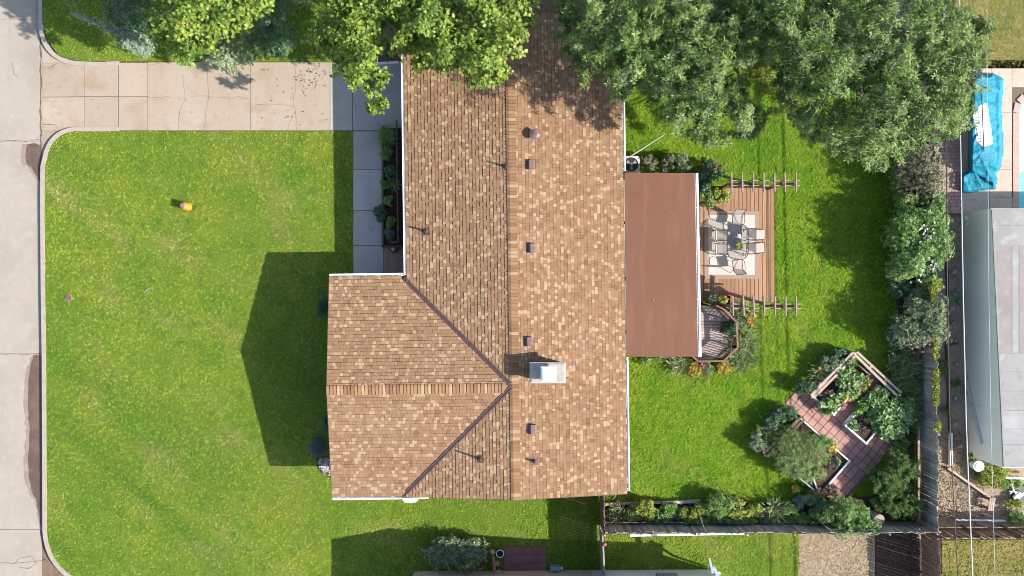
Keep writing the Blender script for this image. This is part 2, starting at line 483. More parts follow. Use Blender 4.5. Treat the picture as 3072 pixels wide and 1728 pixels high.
M['f_red'] = leafm('red_petal', [(.38, .03, .03), (.55, .08, .07), (.62, .2, .16)], .15)
M['f_pink'] = leafm('pink_petal', [(.5, .1, .16), (.62, .25, .3)], .15)
M['f_yellow'] = leafm('yellow_petal', [(.6, .4, .04), (.7, .55, .1)], .15)
M['damp'] = mat('damp_concrete', (.225, .175, .138), .7, .3, noise=[(3, (.27, .222, .18), .45, .7), (14, (.16, .12, .095), .58, .8)])
M['chip'] = leafm('wood_chip', [(.12, .085, .05), (.28, .205, .13), (.40, .305, .20), (.5, .41, .29)], .05)
M['litter'] = leafm('fallen_leaf', [(.08, .05, .03), (.15, .10, .055), (.2, .15, .08)], .1)

# ------------------------------------------------------------------ foliage
def T(pts, faces):
    return np.array(pts, float), np.array(faces, int)


SHAPES = {
    # x along the leaf (0..1), y across (-.5...5), z out of the leaf
    'narrow': T([(0, 0, 0), (.45, .5, .10), (1, 0, -.10), (.45, -.5, .10), (.5, 0, 0)], [(0, 4, 1), (4, 2, 1), (0, 3, 4), (3, 2, 4)]),
    'oval': T([(0, 0, 0), (.3, .46, .12), (.75, .4, .05), (1, 0, -.15), (.75, -.4, .05), (.3, -.46, .12)], [(0, 2, 1), (0, 3, 2), (0, 4, 3), (0, 5, 4)]),
    'lobed': T([(0, 0, 0), (.02, .34, -.04), (.30, .28, .06), (.42, .56, -.06), (.60, .22, .05), (1.0, 0, -.16), (.60, -.22, .05), (.42, -.56, -.06), (.30, -.28, .06), (.02, -.34, -.04)],
               [(0, 2, 1), (0, 3, 2), (0, 4, 3), (0, 5, 4), (0, 6, 5), (0, 7, 6), (0, 8, 7), (0, 9, 8)]),
    'blade': T([(0, -.5, 0), (0, .5, 0), (.55, .38, .22), (.55, -.38, .22), (1, 0, .12)], [(0, 1, 2), (0, 2, 3), (3, 2, 4)]),
    'strap': T([(0, -.5, 0), (0, .5, 0), (.35, -.5, .26), (.35, .5, .26), (.72, -.4, .22), (.72, .4, .22), (1, 0, -.04)], [(0, 1, 3), (0, 3, 2), (2, 3, 5), (2, 5, 4), (4, 5, 6)]),
    'tri': T([(0, -.5, 0), (0, .5, 0), (1, 0, .1)], [(0, 1, 2)]),
}


def norm(a):
    return a / (np.linalg.norm(a, axis=1, keepdims=True) + 1e-9)


def leaves(name, pos, ax, nrm, ln, wd, tint, shape, m, parent, origin, zs=None):
    """One mesh of many leaves: pos (N,3), ax leaf direction, nrm its upper side, ln/wd lengths and widths."""
    tv, tf = SHAPES[shape]
    N = len(pos)
    ax = norm(ax)
    side = norm(np.cross(nrm, ax))
    up = np.cross(ax, side)
    zs = ln if zs is None else zs
    co = (pos[:, None, :] + tv[None, :, 0, None] * (ax * ln[:, None])[:, None, :] + tv[None, :, 1, None] * (side * wd[:, None])[:, None, :]
          + tv[None, :, 2, None] * (up * zs[:, None])[:, None, :])
    k = len(tv)
    fc = (tf[None] + (np.arange(N) * k)[:, None, None]).reshape(-1, 3)
    co = co.reshape(-1, 3) - np.array(origin)
    co[:, 2] = np.maximum(co[:, 2], .01 - origin[2])
    me = np_mesh(name, co, fc, m, np.repeat(np.clip(tint, 0, 1), len(tf)))
    o = bpy.data.objects.new(name, me)
    link(o, parent, origin)
    o['kind'] = 'stuff'
    return o


def rdir(n, up=0.0):
    d = rng.normal(size=(n, 3))
    d = norm(d)
    d[:, 2] += up
    return norm(d)


def clump_points(c, r, hz, n, up=.45, inner=.55):
    d = rdir(n, up)
    q = rng.uniform(inner, 1.0, n)[:, None]
    return c + d * q * np.array([r, r, hz]), d


def rosettes(cs, axs, k, L, Wd, flat=.35, spread=.25):
    """k leaves radiating round each centre; returns pos, axis, normal, length, width, idx"""
    n = len(cs)
    a = norm(axs)
    ref = np.where(np.abs(a[:, 2:3]) < .9, np.array([[0, 0, 1.0]]), np.array([[1.0, 0, 0]]))
    s = norm(np.cross(a, ref)); t = np.cross(a, s)
    th = rng.uniform(0, 2 * PI, (n, 1)) + np.arange(k)[None] * (2 * PI / k) + rng.normal(0, .25, (n, k))
    tilt = rng.normal(flat, spread, (n, k))
    rad = s[:, None, :] * np.cos(th)[..., None] + t[:, None, :] * np.sin(th)[..., None]
    ax = rad * np.cos(tilt)[..., None] + a[:, None, :] * np.sin(tilt)[..., None]
    nm = a[:, None, :] - rad * np.sin(tilt)[..., None] * .6
    pos = cs[:, None, :] + rad * .02
    m = n * k
    ln = L * rng.uniform(.7, 1.2, m); wd = Wd * rng.uniform(.75, 1.2, m)
    return pos.reshape(m, 3), ax.reshape(m, 3), nm.reshape(m, 3), ln, wd, np.repeat(np.arange(n), k)


def fill_poly(poly, spacing, holes=()):
    """roughly even random points inside a polygon (photograph pixels)"""
    P = np.array(poly, float)
    lo, hi = P.min(0), P.max(0)
    g = []
    y = lo[1]; row = 0
    while y < hi[1]:
        x = lo[0] + (row % 2) * spacing / 2
        while x < hi[0]:
            g.append((x, y)); x += spacing
        y += spacing * .87; row += 1
    g = np.array(g) + rng.normal(0, spacing * .28, (len(g), 2))
    ok = in_poly(g[:, 0], g[:, 1], poly)
    for (hx, hy, hr) in holes:
        ok &= np.hypot(g[:, 0] - hx, g[:, 1] - hy) > hr
    g = g[ok]
    return g, edge_dist(g[:, 0], g[:, 1], poly)


def limbs(parent, base, fork_z, tips, r0, m, origin, name='trunk'):
    b = MB()
    base = Vector(base)
    top = Vector((base.x + .2, base.y - .15, fork_z))
    b.tube([base, base.lerp(top, .5) + Vector((.08, .05, 0)), top], [r0, r0 * .85, r0 * .72], 9)
    o = b.build(name, m, parent, origin=tuple(base))
    o2 = MB()
    for t in tips:
        t = Vector(t)
        mid = top.lerp(t, .5) + Vector((rng.normal(0, .25), rng.normal(0, .25), .35))
        q = top.lerp(t, .8) + Vector((rng.normal(0, .15), rng.normal(0, .15), .12))
        o2.tube([top - Vector((0, 0, .1)), mid, q, t], [r0 * .42, r0 * .24, r0 * .13, r0 * .05], 6)
    o2.build('branch', m, parent, origin=tuple(top), kind='stuff')
    return o
# ================================================================== THE SETTING
def px(poly, z=0.0):
    return [W(u, v, z)[:2] for u, v in poly]


def sheet(name, poly, z, m, label=None, thick=0.02, kind='structure'):
    b = MB(); b.prism(px(poly), z - thick, z)
    o = b.build(name, m, None, origin=(0, 0, z - thick))
    return tag(o, label, None, None, kind)


b = MB(); b.prism([(-260, -260), (260, -260), (260, 260), (-260, 260)], -.6, -.16)
tag(b.build('ground', M['ground'], None, origin=(0, 0, -.6)), 'brown soil under and around the yards', None, None, 'structure')

# road: concrete slabs with open joints, a darker gutter strip and the kerb
b = MB(); b.prism(px([(-700, -1500), (119, -1500), (119, 3200), (-700, 3200)]), -.36, -.135)
road = tag(b.build('road', M['joint'], None, origin=(0, 0, -.36)), 'pale concrete street along the left side', None, None, 'structure')
ys = [-700, -330, 55, 422, 1062, 1590, 2050, 2500]
for i in range(len(ys) - 1):
    for (ua, ub) in ((-400, 121),):
        b = MB(); b.prism(px([(ua, ys[i] + .7), (ub, ys[i] + .7), (ub + .006 * (ys[i + 1] - ys[i]) * 0, ys[i + 1] - .7), (ua, ys[i + 1] - .7)]), -.135, -.12)
        b.build('slab', M['road'], road)


def ragged(pts, n=7, amp=2.0, closed=False):
    out = []
    for i in range(len(pts) - 1):
        a, c = np.array(pts[i], float), np.array(pts[i + 1], float)
        for k in range(n):
            p = a + (c - a) * k / n
            out.append(tuple(p + rng.normal(0, amp, 2)))
    out.append(tuple(pts[-1]))
    return out


def crack_and_shade(parent, pts, w=1.2, z=.004, amp=1.6):
    p = ragged(pts, 7, amp)
    b = MB()
    for i in range(len(p) - 1):
        q = [W(*p[i], z), W(*p[i + 1], z)]
        d = Vector(q[1]) - Vector(q[0]); d.z = 0
        if d.length < 1e-4: continue
        s = Vector((-d.y, d.x, 0)).normalized() * (w * rng.uniform(.5, 1.2) / PXM / 2)
        b.add([Vector(q[0]) - s, Vector(q[0]) + s, Vector(q[1]) + s, Vector(q[1]) - s], [(0, 3, 2, 1)])
    o = b.build('crack_and_shade', M['crack_and_shade'], parent, kind='stuff')
    return o


for pts in ([(0, 424), (40, 421), (75, 425), (118, 418)], [(34, 186), (38, 205), (42, 222), (54, 232)], [(0, 1688), (50, 1690), (100, 1684), (140, 1680)],
            [(45, 1690), (58, 1674), (95, 1668), (110, 1690), (85, 1706), (55, 1700)], [(0, 1062), (80, 1063), (122, 1060)]):
    crack_and_shade(road, pts, 1.5, -.117, .9)
for pts, lab in (([(76, 432), (72, 465), (76, 492), (90, 500), (98, 516), (112, 540), (121, 540), (121, 434), (100, 428)], 'brown wet patch in the gutter below the driveway'),
                 ([(96, 1066), (90, 1090), (82, 1130), (79, 1200), (82, 1260), (86, 1290), (80, 1370), (82, 1430), (92, 1480), (106, 1502), (114, 1560), (122, 1590), (125, 1590), (124, 1066)], 'long brown wet stain in the gutter along the kerb')):
    rp = px(ragged(pts + [pts[0]], 4, .8)[:-1])
    cx_ = 122
    dp = px(ragged([(cx_ - (cx_ - u) * 1.25 - 2 if u < 118 else u, v + (4 if v > 800 and u < 118 else 0)) for u, v in pts] + [pts[0]], 5, 1.6)[:-1])
    b = MB(); b.prism(dp, -.1195, -.1175)
    tag(b.build('damp_patch', M['damp'], None), 'faint damp margin round the ' + lab, None, None, 'structure')
    b = MB(); b.prism(rp, -.119, -.1135)
    tag(b.build('puddle', M['wet'], None), lab, None, None, 'structure')

crack_and_shade(road, [(121, 60), (122, 150), (122, 300), (123, 400), (123, 470)], 4.5, -.1165, 1.1)
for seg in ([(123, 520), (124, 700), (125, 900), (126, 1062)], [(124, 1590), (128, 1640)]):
    crack_and_shade(road, seg, 5, -.1165, .8)  # dark strip along the kerb foot, widening the kerb's shadow line in colour
# kerb: flares into the driveway, runs straight, flares again at the bottom
def arc(p0, p1, p2, n=10):
    return [tuple((1 - t) ** 2 * np.array(p0) + 2 * t * (1 - t) * np.array(p1) + t * t * np.array(p2)) for t in np.linspace(0, 1, n)]


kerb_low = arc((356, 387), (305, 388), (255, 388), 4) + arc((250, 388), (165, 380), (139, 455), 12)[1:] + [(128, 500), (127, 600), (129, 864), (132, 1062), (133, 1296), (134, 1560)] + arc((134, 1590), (138, 1680), (206, 1728), 10) + [(340, 1790)]
kerb_top = [(119, -900), (120, 0)] + arc((121, 70), (128, 190), (252, 191), 14) + arc((300, 193), (330, 191), (356, 189), 3)
for kp, lab in ((kerb_low, 'concrete kerb along the front lawn and street'), (kerb_top, 'curved concrete kerb above the driveway')):
    b = MB()
    pts = [Vector(W(u, v)) for u, v in kp]
    hw = .105
    L_, R_ = [], []
    for i, p in enumerate(pts):
        d = (pts[min(i + 1, len(pts) - 1)] - pts[max(i - 1, 0)]).normalized()
        s = Vector((-d.y, d.x, 0)) * hw
        L_.append(p + s); R_.append(p - s)
    for i in range(len(pts) - 1):
        z0, z1 = -.3, .028
        q = []
        for P_ in (L_[i], R_[i], R_[i + 1], L_[i + 1]):
            q.append((P_.x, P_.y, z0))
        for P_ in (L_[i], R_[i], R_[i + 1], L_[i + 1]):
            q.append((P_.x, P_.y, z1))
        b.add(q, [(0, 1, 5, 4), (2, 3, 7, 6), (4, 5, 6, 7), (1, 2, 6, 5), (3, 0, 4, 7)])
    tag(b.build('kerb', M['curb'], None, origin=(pts[0].x, pts[0].y, -.3)), lab, None, None, 'structure')

# driveway: a bed of dark joint sand with concrete slabs on it
sheet_d = MB(); sheet_d.prism(px([(121.5, 186), (1212, 186), (1212, 392), (121.5, 392)]), -.3, -.125)
drive = tag(sheet_d.build('driveway', M['joint'], None, origin=(0, 0, -.3)), 'tan concrete driveway from the street to the house', None, None, 'structure')


def slab(parent, u0, v0, u1, v1, m, z0=0.0, z1=0.0, g=.9, bot=-.22):
    """slab whose top slopes from z0 at its left end to z1 at its right end"""
    (x0, y0, _), (x1, y1, _) = W(u0 + g, v1 - g), W(u1 - g, v0 + g)
    b = MB()
    b.add([(x0, y0, bot), (x1, y0, bot), (x1, y1, bot), (x0, y1, bot), (x0, y0, z0), (x1, y0, z1), (x1, y1, z1), (x0, y1, z0)], BOXF)
    return b.build('slab', m, parent)


cols = [(122, 252), (252, 355), (355, 443), (443, 752), (752, 990), (990, 1058), (1058, 1212)]
for i, (a, c) in enumerate(cols):
    m = M['drive'] if c < 1000 else M['walk']
    z0 = -.11 if i == 0 else -.003; z1 = -.003
    if i < 3:
        slab(drive, a, 187, c, 290, m, z0, z1); slab(drive, a, 290, c, 392, m, z0, z1)
    else:
        slab(drive, a, 186, c, 392, m, z0, z1)
for pts in ([(122.5, 187), (122.5, 92), (128, 118), (142, 148), (172, 172), (222, 187)], [(122.5, 392), (122.5, 474), (131, 448), (150, 421), (180, 402), (222, 392)]):
    b = MB()
    zt = lambda u: -.11 + .107 * (u - 122) / 130
    n_ = len(pts)
    ring = [W(u, v)[:2] + (zt(u),) for u, v in pts]
    if pts[1][1] < pts[0][1]: ring = ring[::-1]
    b.add([(x, y, -.22) for x, y, z in ring] + ring, [list(range(n_))[::-1], [n_ + i for i in range(n_)]] + [[i, (i + 1) % n_, n_ + (i + 1) % n_, n_ + i] for i in range(n_)])
    b.build('slab', M['drive'], drive)
for pts in ([(622, 186), (624, 240), (626, 288), (618, 330), (612, 392)], [(626, 290), (690, 293), (752, 294)], [(443, 293), (500, 291), (560, 298)], [(548, 225), (556, 298), (540, 330), (533, 392)],
            [(626, 290), (600, 286), (570, 292)], [(884, 190), (890, 240), (880, 300), (888, 350), (891, 392)], [(768, 314), (850, 312), (882, 318)], [(878, 340), (868, 370), (862, 392)], [(443, 196), (470, 192), (478, 186)]):
    crack_and_shade(drive, pts, .75, .001, 1.3)
for pts in ([(126, 201), (155, 202), (170, 190)], [(126, 373), (164, 374), (180, 392)]):
    crack_and_shade(drive, pts, 1.0, -.06, .3)

walk_b = MB(); walk_b.prism(px([(1058, 392), (1152, 392), (1152, 840), (1058, 840)]), -.2, -.02)
walk = tag(walk_b.build('path', M['joint'], None, origin=(0, 0, -.2)), 'grey concrete front walk in the shade of the house', None, None, 'structure')
for (v0, v1) in ((393, 508), (508, 631), (631, 737), (737, 840)):
    slab(walk, 1059, v0, 1151, v1, M['walk'])
b = MB(); b.prism(px([(1152.5, 742), (1240, 742), (1240, 840), (1152.5, 840)]), -.1, .05)
tag(b.build('porch_floor', mat('porch_tile', (.30, .20, .15), .8, .2, noise=[(4, (.25, .16, .12), .45, .7)]), None), 'brown front porch slab beside the walk', None, None, 'structure')
# leaf litter blown over the driveway
n = 90
pp = np.array([W(u, v, .004) for u, v in zip(np.r_[rng.normal(925, 28, 60), rng.uniform(760, 990, 30)], np.r_[rng.normal(225, 28, 60).clip(190, 385), rng.uniform(195, 388, 30)])])
lit = leaves('fallen_leaves', pp, rdir(n, 0) * np.array([1, 1, .05]), np.tile([0, 0, 1.0], (n, 1)), rng.uniform(.05, .11, n), rng.uniform(.04, .08, n), rng.uniform(0, 1, n), 'oval', M['litter'], None, (0, 0, 0))
tag(lit, 'small brown leaves scattered on the driveway', 'leaf litter', None, 'stuff')

# lawns
kl = [(u + 6, v) for u, v in kerb_low if v > 392]
front_poly = [(1058, 392.8), (250, 392.8), (200, 397), (165, 420)] + [(u + 6 * (v < 1600), v - 5 * (v >= 1600)) for u, v in kerb_low if v > 440] + [(420, 2100), (1250, 2100), (1250, 1714), (1806, 1712), (1806, 1480), (1150, 1480), (1150, 1400), (1058, 1400)]
upper_poly = [(126, -700), (127, 60), (140, 120), (175, 165), (240, 184.5), (356, 183.5), (990, 184.5), (1120, 184.5), (1120, -700)]
back_poly = [(1870, -200), (2740, -200), (2755, 300), (2748, 900), (2750, 1560), (1815, 1560), (1815, 1480), (1870, 1480)]
neigh_poly = [(1812, 1604), (2400, 1600), (2395, 2100), (1812, 2100)]
pool_lawn_poly = [(2760, -500), (3500, -500), (3500, 200), (2950, 205), (2890, 195), (2760, 180)]
dry_poly = [(2826, 1622), (3500, 1615), (3500, 2100), (2826, 2100)]


def lawn(name, poly, m, label, z=-.012):
    return sheet(name, poly, z, m, label, .12)


lawn('front_lawn', front_poly, M['lawn'], 'wide sunlit front lawn beside the street')
lawn('upper_lawn', upper_poly, M['lawn'], 'lawn strip above the driveway under trees')
lawn('back_lawn', back_poly, M['lawn_back'], 'bright green fenced back lawn')
lawn('neighbor_lawn', neigh_poly, M['lawn'], 'neighbour lawn below the bottom fence')
lawn('pool_lawn', pool_lawn_poly, M['lawn_dry'], 'yellowish lawn at the top right by the pool')
lawn('dry_lawn', dry_poly, M['lawn_dry'], 'dry yellow lawn in the bottom right corner')
sheet('straw_bed', [(2396, 1602), (2625, 1600), (2625, 2100), (2392, 2100)], -.008, M['straw'], 'bare dry soil and straw below the fence', .1)
sheet('dark_soil', [(2625.5, 1600), (2825, 1600), (2825, 2100), (2625.5, 2100)], -.02, M['mulch'], 'dark soil strip along the brown fence', .1)
sheet('side_yard', [(2752, 640), (3200, 640), (3200, 1618), (2752, 1618)], -.015, M['dirt'], 'dirt side yard between the fence and the neighbour shed', .1)
sheet('mulch_yard', [(2764, 1290), (2955, 1290), (2955, 1615), (2764, 1615)], -.004, M['straw'], 'wood chip mulch in the side yard', .1)
sheet('pool_deck', [(2750, 180), (3300, 180), (3300, 650), (2750, 650)], -.012, M['joint'], 'pale concrete deck round the pool', .1)
sheet('concrete_pad', [(2620, -60), (2800, -60), (2800, 130), (2620, 130)], .03, M['pooldeck'], 'pale concrete pad glimpsed through the tree by the pool', .1)
sheet('fence_bed', [(2684, 380), (2750, 380), (2750, 1150), (2740, 1560), (2668, 1560), (2672, 1330), (2690, 1290), (2688, 1060)], -.004, M['mulch'], 'dark planting bed along the back fence', .05)
sheet('border_bed', [(1818, 1512), (2480, 1506), (2660, 1480), (2748, 1480), (2748, 1566), (1818, 1566)], -.003, M['mulch'], 'planting bed along the bottom fence', .05)

EXC = [[(2083, 555), (2326, 555), (2326, 915), (2215, 930), (2215, 1050), (2175, 1090), (2083, 1090)], [(1875, 465), (1922, 465), (1922, 520), (1875, 520)], [(1880, 520), (2096, 520), (2096, 1070), (1880, 1070)],
       [(2688, 380), (2760, 380), (2760, 1560), (2668, 1560), (2672, 1330), (2690, 1290), (2692, 1060)], [(1815, 1513), (2480, 1507), (2660, 1480), (2750, 1480), (2750, 1570), (1815, 1570)],
       [(2262, 1372), (2380, 1175), (2548, 1062), (2720, 1190), (2750, 1480), (2470, 1500)],
       [(2850, 150), (2750, 260), (2750, 600), (3100, 600), (3100, 198), (2950, 205)]]
HOUSE_EX = [[(1240, 60), (1860, 60), (1860, 1475), (1240, 1475)], [(1010, 850), (1300, 850), (1300, 1475), (1010, 1475)]]
BEDS_EX = [[(948, 1372), (1010, 1372), (1010, 1432), (975, 1428), (955, 1405)], [(965, 1290), (1010, 1290), (1010, 1375), (950, 1375)], [(968, 870), (1010, 870), (1010, 980), (968, 970)], [(1508, 1638), (1642, 1640), (1642, 1714), (1508, 1714)],
           [(2026, 1640), (2036, 1690), (1930, 1700), (1870, 1690), (1865, 1655), (1930, 1640)]]


field = rng.random((256, 256))


def grass(poly, dens, m, label, hmin=.035, hmax=.07, clip=None, wide=.036, exc=()):
    P = np.array(poly, float)
    lo, hi = np.maximum(P.min(0), [-60, -60]), np.minimum(P.max(0), [3130, 1790])
    area = (hi[0] - lo[0]) * (hi[1] - lo[1]) / PXM ** 2
    n = int(area * dens)
    u = rng.uniform(lo[0], hi[0], n); v = rng.uniform(lo[1], hi[1], n)
    ok = in_poly(u, v, poly)
    for e in list(EXC) + list(exc):
        ok &= ~in_poly(u, v, e)
    u, v = u[ok], v[ok]
    n = len(u)
    c = np.c_[(u - 1536) / PXM, -(v - 864) / PXM, np.full(n, -.005)]
    k = 5
    pos = np.repeat(c, k, 0) + np.c_[rng.normal(0, .028, (n * k, 2)), np.zeros(n * k)]
    az = rng.uniform(0, 2 * PI, n * k)
    lean = np.repeat(rng.uniform(.5, 1.3, n), k) * rng.uniform(.6, 1.4, n * k)
    ax = np.c_[np.cos(az) * lean, np.sin(az) * lean, np.ones(n * k)]
    # clumps: some tufts taller than their neighbours
    f1 = field[(c[:, 1] * 12.5).astype(int) % 256, (c[:, 0] * 12.5).astype(int) % 256]
    f2 = field[(c[:, 1] * 6 + 91).astype(int) % 256, (c[:, 0] * 6 + 37).astype(int) % 256]
    bump_ = np.clip(.35 + .9 * (.55 * f1 + .45 * f2), .25, 1.6)
    h = np.repeat(rng.uniform(hmin, hmax, n) * bump_, k) * rng.uniform(.8, 1.3, n * k)
    nm = np.cross(np.cross(ax, np.array([[0, 0, 1.0]])), ax) + 1e-6
    o = leaves('grass', pos, ax, nm, h, rng.uniform(.6, 1.3, n * k) * wide, np.clip(np.repeat(.1 + .8 * f1 + rng.normal(0, .16, n), k) + rng.normal(0, .1, n * k), 0, 1), 'tri', m, None, (0, 0, 0), h * .3)
    return tag(o, label, 'grass', None, 'stuff')


grass(front_poly, 150, M['blade'], 'short mown grass of the front lawn by the street', exc=HOUSE_EX + BEDS_EX)
grass(upper_poly, 140, M['blade'], 'short grass above the driveway under the trees', exc=HOUSE_EX)
grass(back_poly, 150, M['blade_back'], 'lush bright grass of the fenced back yard', .042, .085, exc=HOUSE_EX)
grass(neigh_poly, 130, M['blade'], 'sparse grass below the bottom fence', .04, .08, exc=BEDS_EX)
grass(pool_lawn_poly, 130, M['blade_dry'], 'yellowing grass at the top right corner')
grass([(2396, 1602), (2620, 1600), (2620, 1760), (2396, 1760)], 26, M['blade_dry'], 'thin dry grass on the bare soil below the fence', .03, .07)
grass(dry_poly, 130, M['blade_dry'], 'dry grass in the bottom right corner', .04, .085)
n = 5200
u_, v_ = rng.uniform(2766, 2952, n), rng.uniform(1292, 1560, n)
pp = np.c_[(u_ - 1536) / PXM, -(v_ - 864) / PXM, rng.uniform(.0, .03, n)]
chips = leaves('wood_chips', pp, rdir(n, 0) * np.array([1, 1, .25]), rdir(n, 2.0), rng.uniform(.05, .15, n), rng.uniform(.02, .05, n), rng.random(n), 'oval', M['chip'], None, (0, 0, 0))
tag(chips, 'loose tan wood chips over the side yard', 'wood chips', None, 'stuff')
n = 2600
u_, v_ = rng.uniform(2398, 2622, n), rng.uniform(1604, 1740, n)
pp = np.c_[(u_ - 1536) / PXM, -(v_ - 864) / PXM, rng.uniform(.0, .02, n)]
chips = leaves('dry_straw', pp, rdir(n, 0) * np.array([1, 1, .25]), rdir(n, 2.0), rng.uniform(.05, .13, n), rng.uniform(.015, .035, n), rng.random(n), 'narrow', M['chip'], None, (0, 0, 0))
tag(chips, 'dry straw scattered on the bare soil below the fence', 'straw', None, 'stuff')
# ================================================================== THE HOUSE
TH = .0131
DU = Vector((math.cos(TH), math.sin(TH), 0)); DV = Vector((-math.sin(TH), math.cos(TH), 0)); UPV = Vector((0, 0, 1))
J = Vector((0.016, -4.66, 0))
PITCH = .165
ZR = 3.38
XL, XR, XW = -5.06, 5.52, -8.84
YT, YB = 17.86, -5.43
WU, WD_ = 5.32, 5.40


def HP(x, y, z=0.0):
    return J + DU * x + DV * y + UPV * z


def zmain(x): return ZR - PITCH * abs(x)


house = thing('house', 'single storey brick house with a brown shingle roof and white gutters', 'house', tuple(HP(0, 0)))
SRC = tuple(HP(0, 0))


def hb(b, name, m, **k):
    return b.build(name, m, house, **k)


# walls (under the eaves)
for (x0, y0, x1, y1) in ((XL + .55, YB + .55, XR - .55, YT - .5), (XW + .45, -WD_ + .55, XL + .5, WU - .55)):
    b = MB(); b.prism([tuple(HP(*q)[:2]) for q in ((x0, y0), (x1, y0), (x1, y1), (x0, y1))], -.1, 2.42)
    hb(b, 'wall', M['brick'])
# gable infill under the ridges
for (y, s) in ((YB + .55, 1), (YT - .5, -1)):
    b = MB()
    b.add([HP(XL + .6, y, 2.4), HP(XR - .6, y, 2.4), HP(0, y, 3.25), HP(XL + .6, y + .1 * s, 2.4), HP(XR - .6, y + .1 * s, 2.4), HP(0, y + .1 * s, 3.25)], [(0, 1, 2), (5, 4, 3), (0, 2, 5, 3), (1, 4, 5, 2)])
    hb(b, 'gable', M['brick'])
b = MB()
b.add([HP(XW + .45, -WD_ + .6, 2.4), HP(XW + .45, WU - .6, 2.4), HP(XW + .45, 0, 3.25), HP(XW + .55, -WD_ + .6, 2.4), HP(XW + .55, WU - .6, 2.4), HP(XW + .55, 0, 3.25)], [(0, 2, 1), (3, 4, 5), (0, 3, 5, 2), (1, 2, 5, 4)])
hb(b, 'gable', M['brick'])

# roof decks: slabs with an underside, shingles laid on top
cosP = 1 / math.sqrt(1 + PITCH ** 2); sinP = PITCH * cosP


def roof_slab(pts):
    b = MB()
    n = len(pts)
    vs = [HP(x, y, z) for x, y, z in pts] + [HP(x, y, z - .12) for x, y, z in pts]
    b.add(vs, [list(range(n)), list(range(2 * n - 1, n - 1, -1))] + [[i, n + i, n + (i + 1) % n, (i + 1) % n] for i in range(n)])
    hb(b, 'roof', [M['underlay']])


e = -.006
roof_slab([(XL, WU * 0 + 5.06, zmain(XL) + e), (0, 0, ZR + e), (0, YT, ZR + e), (XL, YT, zmain(XL) + e)])
roof_slab([(0, 0, ZR + e), (-5.43, YB, zmain(5.43) + e), (0, YB, ZR + e)])
roof_slab([(0, YB, ZR + e), (XR, YB, zmain(XR) + e), (XR, YT, zmain(XR) + e), (0, YT, ZR + e)])
roof_slab([(XW, 0, ZR + e), (0, 0, ZR + e), (-WU, WU, zmain(WU) + e), (XW, WU, zmain(WU) + e)])
roof_slab([(XW, -WD_, zmain(WD_) + e), (-WD_, -WD_, zmain(WD_) + e), (0, 0, ZR + e), (XW, 0, ZR + e)])

# shingles
EXPO = .167
WBINS = (.13, .165, .20, .25, .32)
tiles = []      # (origin, tdir, sdir, ndir, width-bin, tint, thickness)
rest = MB()
planes = [
    # eave origin (x, y), eave z, direction along the eave, direction up the slope (in plan), run in plan, interval function of plan distance d to the ridge
    ((XL, 0), zmain(XL), (0, 1), (1, 0), -XL, lambda d: [(d + .06, YT)]),
    ((-5.40, 0), zmain(5.40), (0, 1), (1, 0), 5.40, lambda d: [(YB, -d - .06)]),
    ((XR, 0), zmain(XR), (0, 1), (-1, 0), XR, lambda d: [(YB, YT)]),
    ((0, WU), zmain(WU), (1, 0), (0, -1), WU, lambda d: [(XW, -d - .06)]),
    ((0, -WD_), zmain(WD_), (1, 0), (0, 1), WD_, lambda d: [(XW, -d - .06)]),
]
VALLEY_SPAN = []
for (ox, oy), oz, (tx, ty), (sx, sy), run, iv in planes:
    E = HP(ox, oy, oz)
    t = DU * tx + DV * ty
    sp = DU * sx + DV * sy
    s = (sp * cosP + UPV * sinP)
    nn = (UPV * cosP - sp * sinP)
    rows = int(run / cosP / EXPO) + 1
    for r in range(rows):
        s0 = r * EXPO
        s1 = min(s0 + EXPO, run / cosP)
        if s1 - s0 < .03: continue
        d0, d1 = run - s0 * cosP, run - s1 * cosP
        (a0, b0), (a1, b1) = iv(d0)[0], iv(d1)[0]
        a_in, b_in = max(a0, a1), min(b0, b1)
        if b0 - a0 < .05 and b1 - a1 < .05: continue
        row_t = rng.normal(0, .03)
        x = min(a0, a1); first = True
        end = max(b0, b1)
        x0b, x0t = a0, a1
        while True:
            wb = int(rng.choice(5, p=(.2, .47, .25, .07, .01)))
            nxt = (x0b if not first else max(a0, a1)) + WBINS[wb]
            last = nxt > min(b0, b1) - .1
            q = rng.random()
            tint = (.97 if q < .17 else (.8 if q < .26 else (.04 if q < .33 else .25 + .45 * rng.random()))) + row_t
            tint = min(max(tint, 0), 1)
            th = .012 if rng.random() < .42 else .026
            slant = abs(a0 - a1) > 1e-6 and first or abs(b0 - b1) > 1e-6 and last
            nb, ntp = (b0, b1) if last else (nxt, nxt)
            if nb - x0b > .01 or ntp - x0t > .01:
                if not (first or last) and s1 - s0 > EXPO - .001:
                    tiles.append((E, t, s, nn, x0b, s0, wb, tint, th))
                else:
                    def pt(a, sv, h): return E + t * a + s * sv + nn * h
                    up = min(s1 + .015, run / cosP)
                    vs = [pt(x0b, s0, th), pt(nb, s0, th), pt(ntp, up, .003), pt(x0t, up, .003), pt(x0b, s0 - th * .95, 0), pt(nb, s0 - th * .95, 0), pt(ntp, up, -.002), pt(x0t, up, -.002)]
                    flip = t.cross(s).dot(nn) < 0
                    fs = [(0, 1, 2, 3), (4, 5, 1, 0), (1, 5, 6, 2), (0, 3, 7, 4)]
                    if flip: fs = [f[::-1] for f in fs]
                    rest.add(vs, fs[:1], 0, tint); rest.f[-1] = [i for i in rest.f[-1]]
                    k = len(rest.v) - 8
                    for f in fs[1:]:
                        rest.f.append([k + i for i in f]); rest.m.append(1); rest.t.append(tint)
            first = False
            x0b, x0t = nb, ntp
            if last: break

